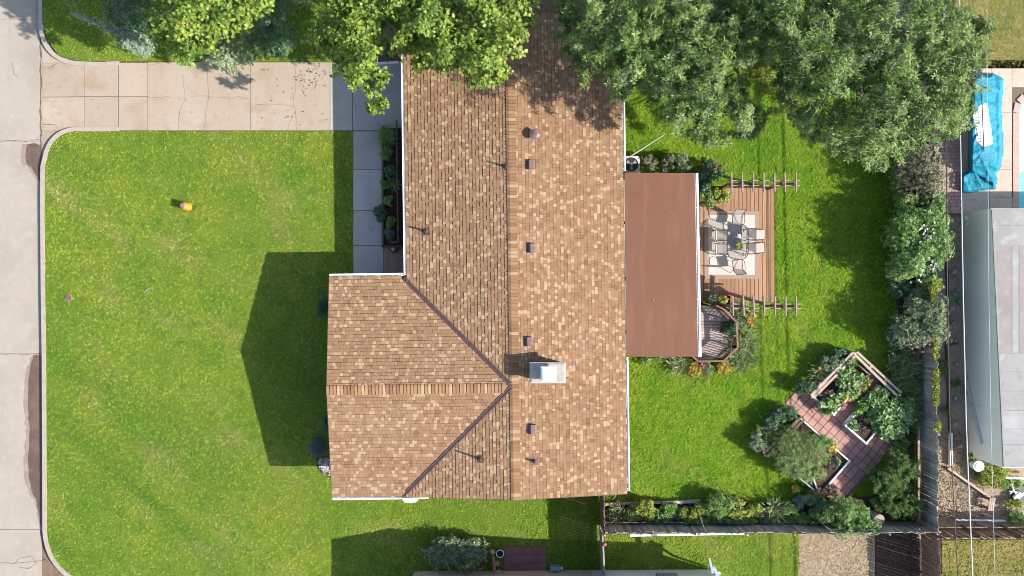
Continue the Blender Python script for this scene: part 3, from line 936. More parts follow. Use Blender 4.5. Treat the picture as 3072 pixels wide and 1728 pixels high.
# the 300 widest shingles well clear of the trees are objects of their own, the rest one part
def tile_uv(tl):
    p = tl[0] + tl[1] * (tl[4] + .1) + tl[2] * (tl[5] + .08)
    k = PXM * CAM_H / (CAM_H - p.z)
    return 1536 + p.x * k, 864 - p.y * k


order = sorted(range(len(tiles)), key=lambda i: (-tiles[i][6], (i * 7919) % 10007))
pick = [i for i in order if tile_uv(tiles[i])[1] > 430][:300]
pickset = set(pick)
tile_mesh = {}


def tile_geo(b, wd, tint, th, M4=None):
    ex = EXPO + .015
    g_ = .006 if th > .02 else .0
    vs = [(g_, 0, th), (wd - g_, 0, th), (wd, ex, .003), (0, ex, .003), (0, -th * .95, 0), (wd, -th * .95, 0), (wd, ex, -.002), (0, ex, -.002)]
    if M4 is not None: vs = [M4 @ Vector(p) for p in vs]
    b.add(vs, [(0, 1, 2, 3)], 0, tint)
    k = len(b.v) - 8
    for f in ((4, 5, 1, 0), (1, 5, 6, 2), (0, 3, 7, 4)):
        b.f.append([k + i for i in f]); b.m.append(1); b.t.append(tint)


for i, (E, t, s, nn, a, s0, wb, tint, th) in enumerate(tiles):
    # canonical frame must be right handed: mirror the run direction where needed
    if t.cross(s).dot(nn) < 0:
        p = E + t * (a + WBINS[wb]) + s * s0; tt = -t
    else:
        p = E + t * a + s * s0; tt = t
    F4 = frame(p, tt, s, nn)
    if i in pickset:
        key = (wb, round(tint * 5), th)
        if key not in tile_mesh:
            b = MB(); tile_geo(b, WBINS[wb], key[1] / 5, th)
            tile_mesh[key] = b.mesh('shingle', [M['shingle'], M['shingle_edge']])
        inst('shingle', tile_mesh[key], house, F4)
    else:
        tile_geo(rest, WBINS[wb], tint, th, F4)
hb(rest, 'shingles', [M['shingle'], M['shingle_edge']], origin=SRC, kind='stuff')

# ridge caps, each bent over the ridge, overlapping the next
cap_mesh = []
for tint in (.0, .2, .35, .5, .62, .75, 1.0):
    b = MB()
    L1, ex = .33, .20
    for (w_, sg) in ((.13, -1), (L1, 1)):
        vs = [(0, 0, .048), (sg * w_, 0, .048 - w_ * PITCH), (sg * w_, ex, .012 - w_ * PITCH), (0, ex, .012), (0, -.02, .0), (sg * w_, -.02, -w_ * PITCH), (sg * w_, ex, -.01 - w_ * PITCH)]
        fs = [(0, 1, 2, 3), (4, 5, 1, 0), (1, 5, 6, 2)]
        if sg < 0: fs = [f[::-1] for f in fs]
        b.add(vs, fs[:1], 0, tint)
        k = len(b.v) - 7
        for f in fs[1:]:
            b.f.append([k + i for i in f]); b.m.append(1); b.t.append(tint)
    cap_mesh.append(b.mesh('ridge_cap', [M['cap'], M['cap_edge']]))
cap_pick = lambda: cap_mesh[int(rng.choice(7, p=(.12, .17, .2, .18, .12, .08, .13)))]
y = YB
while y < YT - .1:
    inst('ridge_cap', cap_pick(), house, frame(HP(0, y, ZR + .004), DU, DV, UPV))
    y += EXPO
x = XW
while x < -.35:
    # sunny side down: local +x points along -DV, run along +DU
    inst('ridge_cap', cap_pick(), house, frame(HP(x, 0, ZR + .004), -DV, DU, UPV))
    x += EXPO

# valleys: raised brown metal strips
for sg in (1, -1):
    b = MB()
    n_ = 5.22
    a_, c_ = HP(-.02, sg * .02, ZR + .03), HP(-n_, sg * n_, zmain(n_) + .03)
    d = (c_ - a_).normalized(); sd = d.cross(UPV).normalized()
    for off in (-.062, .062):
        b.bar(a_ + sd * off, c_ + sd * off, .075, .03)
    b.bar(a_ - UPV * .012, c_ - UPV * .012, .06, .02)
    hb(b, 'valley_flashing', M['brownmetal'])

# white gutters: open channels with a lip, and the fascia behind
def gutter(p, q, out, m=None):
    p, q, out = Vector(p), Vector(q), Vector(out).normalized()
    b = MB()
    b.bar(p + out * .068 - UPV * .125, q + out * .068 - UPV * .125, .115, .012)          # floor
    b.bar(p + out * .125 - UPV * .055, q + out * .125 - UPV * .055, .022, .13)           # front
    b.bar(p + out * .108 - UPV * .0, q + out * .108 - UPV * .0, .056, .014)              # lip
    b.bar(p + out * .008 - UPV * .075, q + out * .008 - UPV * .075, .016, .13)           # fascia
    n_ = max(1, int((q - p).length / 2.6))
    d = (q - p).normalized()
    for e_ in (p + d * .008, q - d * .008):
        b.bar(e_ + out * .01 - UPV * .06, e_ + out * .13 - UPV * .06, .012, .12)
    for i in range(n_ + 1):
        e_ = p + d * (.1 + ((q - p).length - .2) * i / n_)
        b.bar(e_ + out * .015 - UPV * .012, e_ + out * .12 - UPV * .012, .03, .008)
    return hb(b, 'gutter', m or M['white'])


gutter(HP(XL - .005, WU + .05, zmain(XL)), HP(XL - .005, YT - .02, zmain(XL)), -DU)
gutter(HP(XW + .02, WU + .005, zmain(WU)), HP(XL - .14, WU + .005, zmain(WU)), DV)
gutter(HP(XW + .02, -WD_ - .005, zmain(WD_)), HP(-4.15, -WD_ - .005, zmain(WD_)), -DV)
gutter(HP(XR + .005, YB + .15, zmain(XR)), HP(XR + .005, 1.22, zmain(XR)), DU)
gutter(HP(XR + .005, 10.3, zmain(XR)), HP(XR + .005, YT - .02, zmain(XR)), DU)
b = MB(); b.prism([tuple(HP(*q)[:2]) for q in ((-5.42, -WD_ - .145), (-5.3, -WD_ - .29), (-4.75, -WD_ - .29), (-4.63, -WD_ - .145))], 2.40, 2.55)
hb(b, 'splash_guard', M['white'])
# barge boards on the gable ends
for (p, q) in (((XL, YT, zmain(XL)), (0, YT, ZR)), ((0, YT, ZR), (XR, YT, zmain(XR))), ((-4.1, YB, zmain(4.1)), (0, YB, ZR)), ((0, YB, ZR), (XR, YB, zmain(XR))), ((XW, WU, zmain(WU)), (XW, 0, ZR)), ((XW, 0, ZR), (XW, -WD_, zmain(WD_)))):
    b = MB()
    b.bar(HP(p[0], p[1], p[2] - .075), HP(q[0], q[1], q[2] - .075), .03, .17)
    hb(b, 'barge_board', M['brownmetal'])


def on_roof(u, v):
    """foot point on the right or left main slope seen at (u, v)"""
    z = 3.0
    for _ in range(6):
        p = Vector(W(u, v, z)) - J
        z = zmain(p.dot(DU))
    return Vector(W(u, v, z))


# square attic vents with a hooded cap, left slope in darker metal for its shade
for (u, v) in ((1590, 495), (1593.5, 745), (1584.5, 1025), (1595, 1287)):
    p = on_roof(u, v)
    b = MB()
    R = Matrix.Rotation(TH, 3, 'Z')
    P_ = lambda x, y, z: p + R @ Vector((x, y, z))
    b.bar(P_(-.25, 0, .005), P_(.27, 0, -.07), .50, .012)
    w2 = .215
    # hood: flat top that folds down to the right, sides, closed left slope coloured darker to carry its shade
    b.add([P_(-.04, -w2, .20), P_(.16, -w2, .18), P_(.16, w2, .18), P_(-.04, w2, .20), P_(.235, -w2, -.03), P_(.235, w2, -.03), P_(-.04, -w2, .0), P_(-.04, w2, .0)],
          [(0, 1, 2, 3), (1, 4, 5, 2), (0, 6, 4, 1), (3, 2, 5, 7)], 0)
    b.add([P_(-.215, -w2, .03), P_(-.04, -w2, .19), P_(-.04, w2, .19), P_(-.215, w2, .03), P_(-.215, -w2, 0), P_(-.215, w2, 0), P_(-.04, -w2, 0), P_(-.04, w2, 0)], [(0, 1, 2, 3), (4, 0, 3, 5), (4, 6, 1, 0), (3, 2, 7, 5)], 1)
    hb(b, 'roof_vent', [M['ventmetal'], M['brownmetal']])
# round vent with a domed lid
p = on_roof(1604.5, 406)
b = MB()
b.bar(p + Vector((-.3, 0, .05)), p + Vector((.3, 0, -.045)), .6, .012)
b.lathe(p, [(.17, -.06), (.17, .30)], 18)
b.lathe(p, [(.255, .30), (.265, .335), (.25, .35), (.22, .352), (.21, .362), (.13, .40), (.05, .412), (.004, .414)], 24)
hb(b, 'roof_vent', M['ventmetal'], smooth=False)
# plumbing pipes through a flashing plate
for (u, v, h, r) in ((1519, 500, .46, .05), (1278, 694, .40, .05), (1440, 1376, .60, .05), (1603, 1383, .34, .055)):
    p = on_roof(u, v)
    sl = -PITCH if p.x > 0 else PITCH
    b = MB()
    b.bar(p + Vector((-.2, 0, .016 - .2 * sl)), p + Vector((.2, 0, .016 + .2 * sl)), .38, .012)
    b.lathe(p, [(.13, -.02), (.10, .06), (.065, .12)], 16)
    b.tube([p, p + Vector((0, 0, h))], r, 12)
    b.lathe(p, [(r * .7, h - .02), (r * .7, h + .003)], 12, 1)
    hb(b, 'vent_pipe', [M['brownmetal'], M['dark']])

# chimney: brick shaft, concrete crown, white flue cap
zc = 4.15
x0, y0, _ = W(1589, 1150, zc); x1, y1, _ = W(1697, 1087, zc)
chim = MB(); chim.prism([(x0 + .1, y0 + .1), (x1 - .1, y0 + .1), (x1 - .1, y1 - .1), (x0 + .1, y1 - .1)], 2.2, zc - .12)
chimney = hb(chim, 'chimney', M['brick'])
b = MB()
i_ = .09
b.prism([(x0, y0), (x1, y0), (x1, y1), (x0, y1)], zc - .12, zc - .03)
b.add([(x0, y0, zc - .03), (x1, y0, zc - .03), (x1, y1, zc - .03), (x0, y1, zc - .03), (x0 + i_, y0 + i_, zc + .02), (x1 - i_, y0 + i_, zc + .02), (x1 - i_, y1 - i_, zc + .02), (x0 + i_, y1 - i_, zc + .02)],
      [(0, 1, 5, 4), (1, 2, 6, 5), (2, 3, 7, 6), (3, 0, 4, 7), (4, 5, 6, 7)])
b.build('crown', M['concrete'], chimney)
fx, fy, _ = W(1646, 1123, zc + .35)
b = MB(); b.box((fx, fy, zc + .13), (.42, .46, .26)); b.build('flue', M['white'], chimney)
b = MB()
def fr(h, s1, s2, z): return [(fx - s1, fy - s2, z), (fx + s1, fy - s2, z), (fx + s1, fy + s2, z), (fx - s1, fy + s2, z)]
zt = zc + .26
vs = fr(0, .37, .355, zt) + fr(0, .37, .355, zt + .03) + fr(0, .275, .25, zt + .11)
b.add(vs, [(3, 2, 1, 0)] + [(i, (i + 1) % 4, 4 + (i + 1) % 4, 4 + i) for i in range(4)] + [(4 + i, 4 + (i + 1) % 4, 8 + (i + 1) % 4, 8 + i) for i in range(4)] + [(8, 9, 10, 11)])
b.build('flue_cap', M['white'], chimney)

# twigs and leaf stalks lying on the roofs
tw = MB()
for (u, v, a, l_, z) in ((2015, 642, -.5, .3, 2.4),  (1960, 900, 1.2, .12, 2.43), (1352, 545, .3, .35, 0), (1230, 516, 1.3, .2, 0), (1734, 560, 1.1, .16, 0), (1220, 845, .9, .3, 0), (1450, 660, .4, .2, 0), (1700, 1250, -.7, .2, 0), (1120, 1300, .2, .18, 0), (1830, 760, .5, .2, 0), (1640, 900, -.3, .16, 0)):
    p = Vector(W(u, v, z)) + UPV * .03 if z else on_roof(u, v) + UPV * .05
    d = Vector((math.cos(a), math.sin(a), 0)) * l_ / 2
    tw.tube([p - d, p + Vector((0, .02, .012)), p + d], [.008, .007, .004], 5)
tag(tw.build('twig_litter', M['palebark']), 'thin pale twigs lying scattered on the roofs', 'twigs', None, 'stuff')

# covered patio behind the house: rolled roofing on beams and posts
ZP = 2.42
q00, q10, q11, q01 = W(1874, 519, 2.47), W(2084, 519, 2.34), W(2094, 1070, 2.34), W(1880, 1070, 2.47)
pc = thing('patio_cover', 'flat brown rolled roofing patio cover beside the deck', 'patio cover', (q00[0], q11[1], 0))
b = MB()
b.add([q01, q11, q10, q00] + [(p[0], p[1], p[2] - .1) for p in (q01, q11, q10, q00)], [(0, 1, 2, 3), (7, 6, 5, 4), (0, 4, 5, 1), (1, 5, 6, 2), (2, 6, 7, 3), (3, 7, 4, 0)])
b.build('roof', M['membrane'], pc)
b = MB()
a_, c_ = Vector(q10) + Vector((.0, -.01, 0)), Vector(q11)
d = (c_ - a_).normalized(); out = Vector((-d.y, d.x, 0)); out = out if out.x > 0 else -out
b.bar(a_ + out * .06 - UPV * .12, c_ + out * .06 - UPV * .12, .10, .012)
b.bar(a_ + out * .145 - UPV * .05, c_ + out * .145 - UPV * .05, .05, .12)
b.bar(a_ + out * .12 + UPV * .012, c_ + out * .12 + UPV * .012, .085, .012)
b.bar(a_ + out * .012 - UPV * .06, c_ + out * .012 - UPV * .06, .012, .12)
for i in range(8):
    e_ = a_.lerp(c_, (i + .5) / 8)
    b.bar(e_ + out * .01 + UPV * .004, e_ + out * .12 + UPV * .004, .03, .008)
b.build('gutter', M['white'], pc)
for k in (.02, .35, .67, .98):
    e_ = Vector(q10).lerp(Vector(q11), k)
    b = MB(); b.box((e_.x - .15, e_.y, 1.17), (.11, .11, 2.12)); b.build('post', M['pergola'], pc)
b = MB(); b.bar(Vector(q10) + Vector((-.15, 0, -.19)), Vector(q11) + Vector((-.15, 0, -.19)), .09, .17); b.build('beam', M['pergola'], pc)
b = MB(); b.prism(px([(1866, 540), (2082, 540), (2082, 1058), (1866, 1058)]), -.1, .03)
tag(b.build('patio_floor', M['walk'], None), 'concrete patio floor under the brown cover', None, None, 'structure')
# ================================================================== DECK, PERGOLAS, FURNITURE
V = Vector
dx0, dy1, _ = W(2086, 563, .25); dx1, dy0, _ = W(2323, 906, .25)
deck = thing('deck', 'stained wooden deck with plank boards beside the patio cover', 'deck', ((dx0 + dx1) / 2, (dy0 + dy1) / 2, 0))
b = MB()
for k in range(7):
    yy = dy0 + .12 + (dy1 - dy0 - .24) * k / 6
    b.box(((dx0 + dx1) / 2, yy, .11), (dx1 - dx0 - .04, .05, .2))
b.build('joist', M['darktimber'], deck, kind='stuff')
edges = [dx0 + (dx1 - dx0) * k / 20 for k in range(21)]
for k in range(20):
    a, c = edges[k] + .011, edges[k + 1] - .011
    if k >= 17 or k < 3:
        cuts = [dy0, dy0 + (dy1 - dy0) * (.36 if k % 2 else .55), dy1]
    else:
        cuts = [dy0, dy1]
    for i in range(len(cuts) - 1):
        zt = .25 + rng.normal(0, .002)
        b = MB(); b.box(((a + c) / 2, (cuts[i] + cuts[i + 1]) / 2, zt - .018), (c - a, cuts[i + 1] - cuts[i] - .006, .036))
        b.build('plank', M['deck'], deck)

oct_px = [(2081, 1071), (2095, 1085), (2167, 1083), (2177, 1081), (2213, 1043), (2210, 967), (2174, 929), (2150, 916)]
ZD = .30
octw = [W(u, v, ZD + .9) for u, v in [(2060, 1052), (2095, 1084.5), (2172, 1082.5), (2213, 1043), (2210, 967), (2173, 929), (2150, 917)]]
od = thing('octagon_deck', 'weathered angular deck with slatted railing below the bottom pergola', 'deck', W(2150, 1000, 0))
opoly = [p[:2] for p in octw] + [W(1985, 916, ZD)[:2], W(1985, 1052, ZD)[:2]]
oy0, oy1 = min(p[1] for p in octw), max(p[1] for p in octw)
nb = 17
for k in range(nb):
    ya = oy0 + (oy1 - oy0) * k / nb + .008; yb = oy0 + (oy1 - oy0) * (k + 1) / nb - .008
    def xr(y):
        xs = []
        m_ = len(opoly)
        for i in range(m_):
            (xa, y1_), (xb, y2_) = opoly[i], opoly[(i + 1) % m_]
            if (y1_ > y) != (y2_ > y): xs.append(xa + (xb - xa) * (y - y1_) / (y2_ - y1_))
        return (min(xs), max(xs)) if len(xs) >= 2 else None
    A, B_ = xr(ya + 1e-4), xr(yb - 1e-4)
    if not A or not B_: continue
    b = MB(); b.prism([(A[0], ya), (A[1], ya), (B_[1], yb), (B_[0], yb)], ZD - .036, ZD + rng.normal(0, .002))
    b.build('plank', M['deck_grey'], od)
b = MB(); b.prism([(p[0] * .997 + .0, p[1]) for p in opoly], .02, ZD - .05); b.build('skirt', M['darktimber'], od)
for i in range(len(octw) - 1):
    a, c = V(octw[i]), V(octw[i + 1])
    if i == 0: a = a.lerp(c, .45)
    b = MB(); b.bar(a, c, .09, .04); b.build('rail', M['railwood'], od)
    b = MB(); b.bar(V((a.x, a.y, ZD + .12)), V((c.x, c.y, ZD + .12)), .05, .07)
    b.bar(V((a.x, a.y, ZD + .82)), V((c.x, c.y, ZD + .82)), .05, .09); b.build('rail', M['railwood'], od)
    n_ = max(2, int((c - a).length / .125))
    for k in range(n_ + 1):
        q = a.lerp(c, k / n_)
        b = MB()
        if k in (0, n_):
            b.box((q.x, q.y, ZD + .45), (.09, .09, .92)); b.build('post', M['railwood'], od)
        else:
            b.box((q.x, q.y, ZD + .46), (.036, .036, .74)); b.build('baluster', M['railwood'], od)


def pergola(label, vb, us, v0, v1, uL, uR):
    z = 2.41
    mid = W((uL + uR) / 2, (vb[0] + vb[1]) / 2, z)
    t = thing('pergola', label, 'pergola', (mid[0], mid[1], 0), 'narrow pergolas at the two ends of the deck')
    for v in vb:
        b = MB(); b.bar(W(uL, v, z), W(uR, v, z), .045, .16); b.build('beam', M['pergola'], t)
    for u in us:
        A, B_ = V(W(u, v0, z + .14)), V(W(u + rng.normal(1.5, 1), v1, z + .14))
        b = MB()
        for k in range(4):           # sawn rafters, each a little warped
            p, q = A.lerp(B_, k / 4), A.lerp(B_, (k + 1) / 4)
            b.bar(p, q, .058, .13)
        b.build('crosspiece', M['pergola'], t)
    ym = (W(0, vb[0], z)[1] + W(0, vb[1], z)[1]) / 2
    for fu, br in ((2302, 1), (2158, 1)):
        fx_ = (fu - 1536) / PXM
        b = MB(); b.box((fx_, ym, 1.21), (.14, .14, 2.42)); b.build('post', M['railwood'], t)
        b = MB(); b.bar((fx_ + .05, ym, 1.72), (fx_ + .62, ym, 2.36), .09, .14); b.build('brace', M['railwood'], t)
    return t


pergola('pergola over the top edge of the deck by the red flowering bush', (542, 557), (2194, 2226, 2258.5, 2290.5, 2323, 2354, 2388), 518, 576, 2182, 2398)
pergola('pergola over the bottom edge of the deck above the angular railing', (912, 925.5), (2198, 2229, 2260, 2291, 2324.5, 2357, 2388), 889, 948, 2190, 2403)

rx0, ry1, _ = W(2113, 633, .25); rx1, ry0, _ = W(2276, 836, .25)
cx0, cy1, _ = W(2125, 645, .25); cx1, cy0, _ = W(2263.5, 824, .25)
rug = MB(); rug.box(((rx0 + rx1) / 2, (ry0 + ry1) / 2, .262), (rx1 - rx0, ry1 - ry0, .012))
rug = tag(rug.build('rug', M['rugtaupe']), 'cream outdoor rug with a taupe border on the deck', 'rug')
b = MB(); b.box(((cx0 + cx1) / 2, (cy0 + cy1) / 2, .271), (cx1 - cx0, cy1 - cy0, .006)); b.build('center_panel', M['rugcream'], rug)

# glass table
def glassmat():
    m = bpy.data.materials.new('tinted_glass'); m.use_nodes = True
    nt = m.node_tree; nt.nodes.clear()
    o = nt.nodes.new('ShaderNodeOutputMaterial'); tr = nt.nodes.new('ShaderNodeBsdfTransparent'); tr.inputs[0].default_value = (.84, .85, .83, 1)
    gl = nt.nodes.new('ShaderNodeBsdfGlossy'); gl.inputs['Roughness'].default_value = .06
    mx = nt.nodes.new('ShaderNodeMixShader'); mx.inputs[0].default_value = .05
    nt.links.new(tr.outputs[0], mx.inputs[1]); nt.links.new(gl.outputs[0], mx.inputs[2]); nt.links.new(mx.outputs[0], o.inputs[0])
    return m


M['glass'] = glassmat()
ZT = .98
tx0, ty1, _ = W(2181.5, 672, ZT); tx1, ty0, _ = W(2245.5, 779, ZT)
tcx, tcy = (tx0 + tx1) / 2, (ty0 + ty1) / 2
tw, tl = tx1 - tx0, ty1 - ty0


def rrect(w, l, r, n=7):
    out = []
    for cx, cy, a0 in ((w / 2 - r, l / 2 - r, 0), (-w / 2 + r, l / 2 - r, PI / 2), (-w / 2 + r, -l / 2 + r, PI), (w / 2 - r, -l / 2 + r, 1.5 * PI)):
        for k in range(n + 1):
            a = a0 + PI / 2 * k / n
            out.append((cx + r * math.cos(a), cy + r * math.sin(a)))
    return out


tab = thing('patio_table', 'glass topped patio table with rounded ends on the cream rug', 'table', (tcx, tcy, .275))
pr = [(tcx + x, tcy + y) for x, y in rrect(tw, tl, .42)]
b = MB(); b.prism([(tcx + x, tcy + y) for x, y in rrect(tw - .03, tl - .03, .41)], ZT - .01, ZT); b.build('glass_top', M['glass'], tab)
b = MB(); b.tube([(x, y, ZT - .008) for x, y in pr], .017, 6, closed=True); b.build('rim', M['frame'], tab)
for sx in (-1, 1):
    for sy in (-1, 1):
        b = MB(); b.tube([(tcx + sx * (tw / 2 - .08), tcy + sy * (tl / 2 - .16), ZT - .02), (tcx + sx * (tw / 2 - .15), tcy + sy * (tl / 2 - .35), .6), (tcx + sx * (tw / 2 - .06), tcy + sy * (tl / 2 - .22), .285)], .017, 7)
        b.build('leg', M['frame'], tab)
b = MB(); b.lathe((tcx + .02, tcy + .05, .40), [(.30, 0), (.31, .01), (.30, .02)], 22); b.build('shelf', M['glass'], tab)


def chair_parts():
    """sling patio chair at the origin, sitter faces +x"""
    out = []
    b = MB()
    for i in range(4):
        x0, x1 = -.24 + i * .125, -.24 + (i + 1) * .125
        z = lambda x: .43 + .025 * (x / .26) - .02 * math.cos(x * 6)
        b.add([(x0, -.235, z(x0)), (x1, -.235, z(x1)), (x1, .235, z(x1)), (x0, .235, z(x0))], [(0, 1, 2, 3)])
    out.append(('seat', b, 'sling'))
    b = MB()
    P0, P1 = V((-.25, 0, .42)), V((-.47, 0, 1.02))
    d = P1 - P0
    for i in range(4):
        p, q = P0 + d * (i / 4), P0 + d * ((i + 1) / 4)
        b.add([(p.x, -.235, p.z), (p.x, .235, p.z), (q.x, .235, q.z), (q.x, -.235, q.z)], [(0, 1, 2, 3)])
    out.append(('backrest', b, 'sling'))
    for s_ in (-1, 1):
        b = MB(); b.tube([(-.475, s_ * .25, 1.03), (-.25, s_ * .25, .43), (.0, s_ * .25, .42), (.27, s_ * .25, .455)], .014, 6); out.append(('side_frame', b, 'frame'))
        b = MB(); b.tube([(-.36, s_ * .26, .70), (-.2, s_ * .285, .69), (.0, s_ * .305, .675), (.16, s_ * .30, .64), (.235, s_ * .285, .55), (.25, s_ * .27, .38), (.27, s_ * .275, .012)], .016, 6); out.append(('arm', b, 'frame'))
        b = MB(); b.tube([(-.22, s_ * .26, .43), (-.27, s_ * .275, .22), (-.36, s_ * .28, .012)], .014, 6); out.append(('leg', b, 'frame'))
    b = MB(); b.tube([(-.478, -.25, 1.03), (-.478, .25, 1.03)], .014, 6)
    b.tube([(.27, -.25, .455), (.27, .25, .455)], .014, 6); out.append(('crossbar', b, 'frame'))
    return out


cp = [(n_, b.mesh(n_, M[m_]), ) for n_, b, m_ in chair_parts()]


def place_chair(u, v, ang, label):
    c = W(u, v, .7)
    t = thing('patio_chair', label, 'chair', (c[0], c[1], .278), 'sling chairs round the glass table')
    for n_, me in cp:
        o = bpy.data.objects.new(n_, me); COL.objects.link(o); o.parent = t
    t.rotation_euler.z = ang
    return t


place_chair(2256, 704, PI - .03, 'grey sling chair on the lawn side of the table nearer the top pergola')
place_chair(2255, 745, PI + .03, 'grey sling chair on the lawn side of the table nearer the bottom pergola')
place_chair(2166, 706, .02, 'grey sling chair on the house side of the table nearer the top pergola')
place_chair(2166, 747, 0, 'grey sling chair on the house side of the table nearer the bottom pergola')
place_chair(2212, 660, -PI / 2 - .06, 'grey sling chair at the rounded table end towards the top pergola')
place_chair(2213, 796, PI / 2 + .1, 'grey sling chair at the rounded table end towards the bottom pergola')

# on the table
c = W(2215, 708, ZT)
jug = thing('pitcher', 'white rounded pitcher on the glass table', 'pitcher', (c[0], c[1], ZT))
b = MB(); b.lathe((c[0], c[1], ZT), [(.055, 0), (.10, .06), (.105, .12), (.07, .19), (.05, .22), (.062, .25)], 16); b.build('body', M['ceramic'], jug)
b = MB(); b.tube([(c[0] - .04, c[1] + .05, ZT + .22), (c[0] - .09, c[1] + .12, ZT + .17), (c[0] - .06, c[1] + .09, ZT + .07)], .012, 6); b.build('handle', M['ceramic'], jug)


def pts_ellipsoid(c, rx, ry, hz, n, up=.5, inner=.5):
    d = rdir(n, up)
    return np.array(c) + d * rng.uniform(inner, 1, n)[:, None] * np.array([rx, ry, hz]), d


def strappy(parent, c, n, L, wd, m, up=.8, spread=.12, name='foliage', bend=.55):
    az = rng.uniform(0, 2 * PI, n)
    lean = rng.uniform(.25, 1.25, n)
    ax = np.c_[np.cos(az) * lean, np.sin(az) * lean, np.full(n, up)]
    nm = np.c_[-np.cos(az) * up, -np.sin(az) * up, lean] + rng.normal(0, .3, (n, 3))
    pos = np.array(c) + np.c_[rng.normal(0, spread, (n, 2)), np.zeros(n)]
    ln = L * rng.uniform(.6, 1.15, n)
    return leaves(name, pos, ax, nm, ln, wd * rng.uniform(.7, 1.25, n), rng.beta(1.6, 1.6, n), 'strap', m, parent, tuple(c), ln * bend)


c = W(2216, 738, ZT)
tp = thing('potted_plant', 'yellow green potted plant on the glass table', 'plant', (c[0], c[1], ZT))
b = MB(); b.lathe((c[0], c[1], ZT), [(.06, 0), (.085, .13), (.09, .14)], 14); b.build('pot', M['ceramic'], tp)
strappy(tp, (c[0], c[1], ZT + .13), 70, .28, .035, M['l_yel'], .6, .03)

# air conditioner
c = W(1897, 493, .8)
ac = thing('air_conditioner', 'round fan air conditioner in a pale casing by the roof edge', 'air conditioner', (c[0], c[1], 0))
b = MB(); b.prism([(c[0] + x, c[1] + y) for x, y in rrect(.76, .84, .14, 4)], .02, .80); b.build('casing', M['acmetal'], ac)
b = MB(); b.lathe((c[0] - .05, c[1] - .01, .80), [(.355, 0), (.355, .03), (.33, .035), (.32, .012), (.02, .010)], 28); b.build('fan_opening', M['acdark'], ac)
b = MB()
for k in range(3):
    a = k * 2 * PI / 3 + .5
    b.add([(c[0] - .05, c[1], .825), (c[0] - .05 + .29 * math.cos(a - .35), c[1] + .29 * math.sin(a - .35), .817), (c[0] - .05 + .29 * math.cos(a + .35), c[1] + .29 * math.sin(a + .35), .834)], [(0, 1, 2)])
b.lathe((c[0] - .05, c[1], .826), [(.085, 0), (.08, .02), (.01, .025)], 14)
b.build('fan_blade', M['acgrey'], ac)
b = MB()
for r_ in (.12, .2, .28, .345): b.tube([(c[0] - .05 + r_ * math.cos(t_), c[1] - .01 + r_ * math.sin(t_), .85) for t_ in np.linspace(0, 2 * PI, 25)[:-1]], .004, 4, closed=True)
b.bar((c[0] - .4, c[1] - .01, .846), (c[0] + .3, c[1] - .01, .846), .012, .006); b.build('fan_guard', M['frame'], ac)
b = MB()
A, B_ = V(W(1893, 468, 2.2)), V(W(1996, 402, 2.9))
b.tube([A.lerp(B_, k / 12) - UPV * (.12 * math.sin(k / 12 * PI)) for k in range(13)], .02, 6)
tag(b.build('service_cable', M['cable_white']), 'pale service cable slanting up from the roof edge over the grass', 'cable')

# orange bucket on the front lawn
c = W(572, 622, 0)
bk = thing('bucket', 'orange plastic bucket standing tilted on the front lawn', 'bucket', (c[0], c[1], 0))
axis = V((-.42, .10, .80)).normalized()
q = axis.to_track_quat('Z', 'Y').to_matrix()
b = MB(); b.lathe((c[0] - .02, c[1], .08), [(.19, -.0), (.20, .04), (.185, .40), (.178, .44), (.165, .47), (.15, .455), (.155, .25), (.15, .16)], 24, tilt=q); b.build('body', M['orange'], bk, smooth=True)
b = MB(); b.lathe(V((c[0] - .02, c[1], .08)) + axis * .40, [(.15, -.02), (.15, .0)], 20, tilt=q); b.build('lid', M['dark'], bk)
b = MB(); b.lathe(V((c[0] - .02, c[1], .08)) + axis * .41, [(.125, 0), (.12, .02), (.06, .045), (.008, .05)], 16, tilt=q); b.build('cap', M['ceramic'], bk)
b = MB(); b.tube([(c[0] + .12, c[1] + .1, .05), (c[0] + .26, c[1] + .05, .04), (c[0] + .30, c[1] - .03, .035), (c[0] + .2, c[1] - .12, .04)], .016, 6); b.build('handle', M['frame'], bk)

c = W(206, 893, 0)
dr = thing('drain_cover', 'round brown utility cover set in the lawn by the street', 'utility cover', (c[0], c[1], 0))
b = MB(); b.lathe((c[0], c[1], -.05), [(.20, 0), (.20, .068), (.175, .072)], 20); b.build('collar', M['straw'], dr)
b = MB(); b.lathe((c[0], c[1], .0), [(.165, 0), (.165, .045), (.155, .05)], 20); b.build('lid', mat('rusty_lid', (.16, .085, .07), .8, .3, noise=[(12, (.1, .05, .04), .5, .7)]), dr)
b = MB(); b.tube([W(432, 880, .03), W(440, 870, .04), W(447, 866, .03), W(456, 860, .03)], [.02, .024, .018, .01], 6)
tag(b.build('twig', M['palebark']), 'grey broken twig lying on the front lawn', 'twig')
# ================================================================== FENCES
pk_mesh = {}


def picket_mesh(w_, h, m, seed):
    key = (round(w_, 3), round(h, 2), m, seed)
    if key not in pk_mesh:
        b = MB()
        c_ = w_ / 2
        k = .03
        pts = [(-c_, 0), (c_, 0), (c_, h - k), (c_ - k, h), (-c_ + k, h), (-c_, h - k)]
        t_ = .009
        vs = [(x, -t_, z) for x, z in pts] + [(x, t_, z) for x, z in pts]
        n_ = 6
        b.add(vs, [list(range(n_)), list(range(2 * n_ - 1, n_ - 1, -1))] + [[n_ + i, n_ + (i + 1) % n_, (i + 1) % n_, i] for i in range(n_)])
        pk_mesh[key] = b.mesh('picket', M[m])
    return pk_mesh[key]


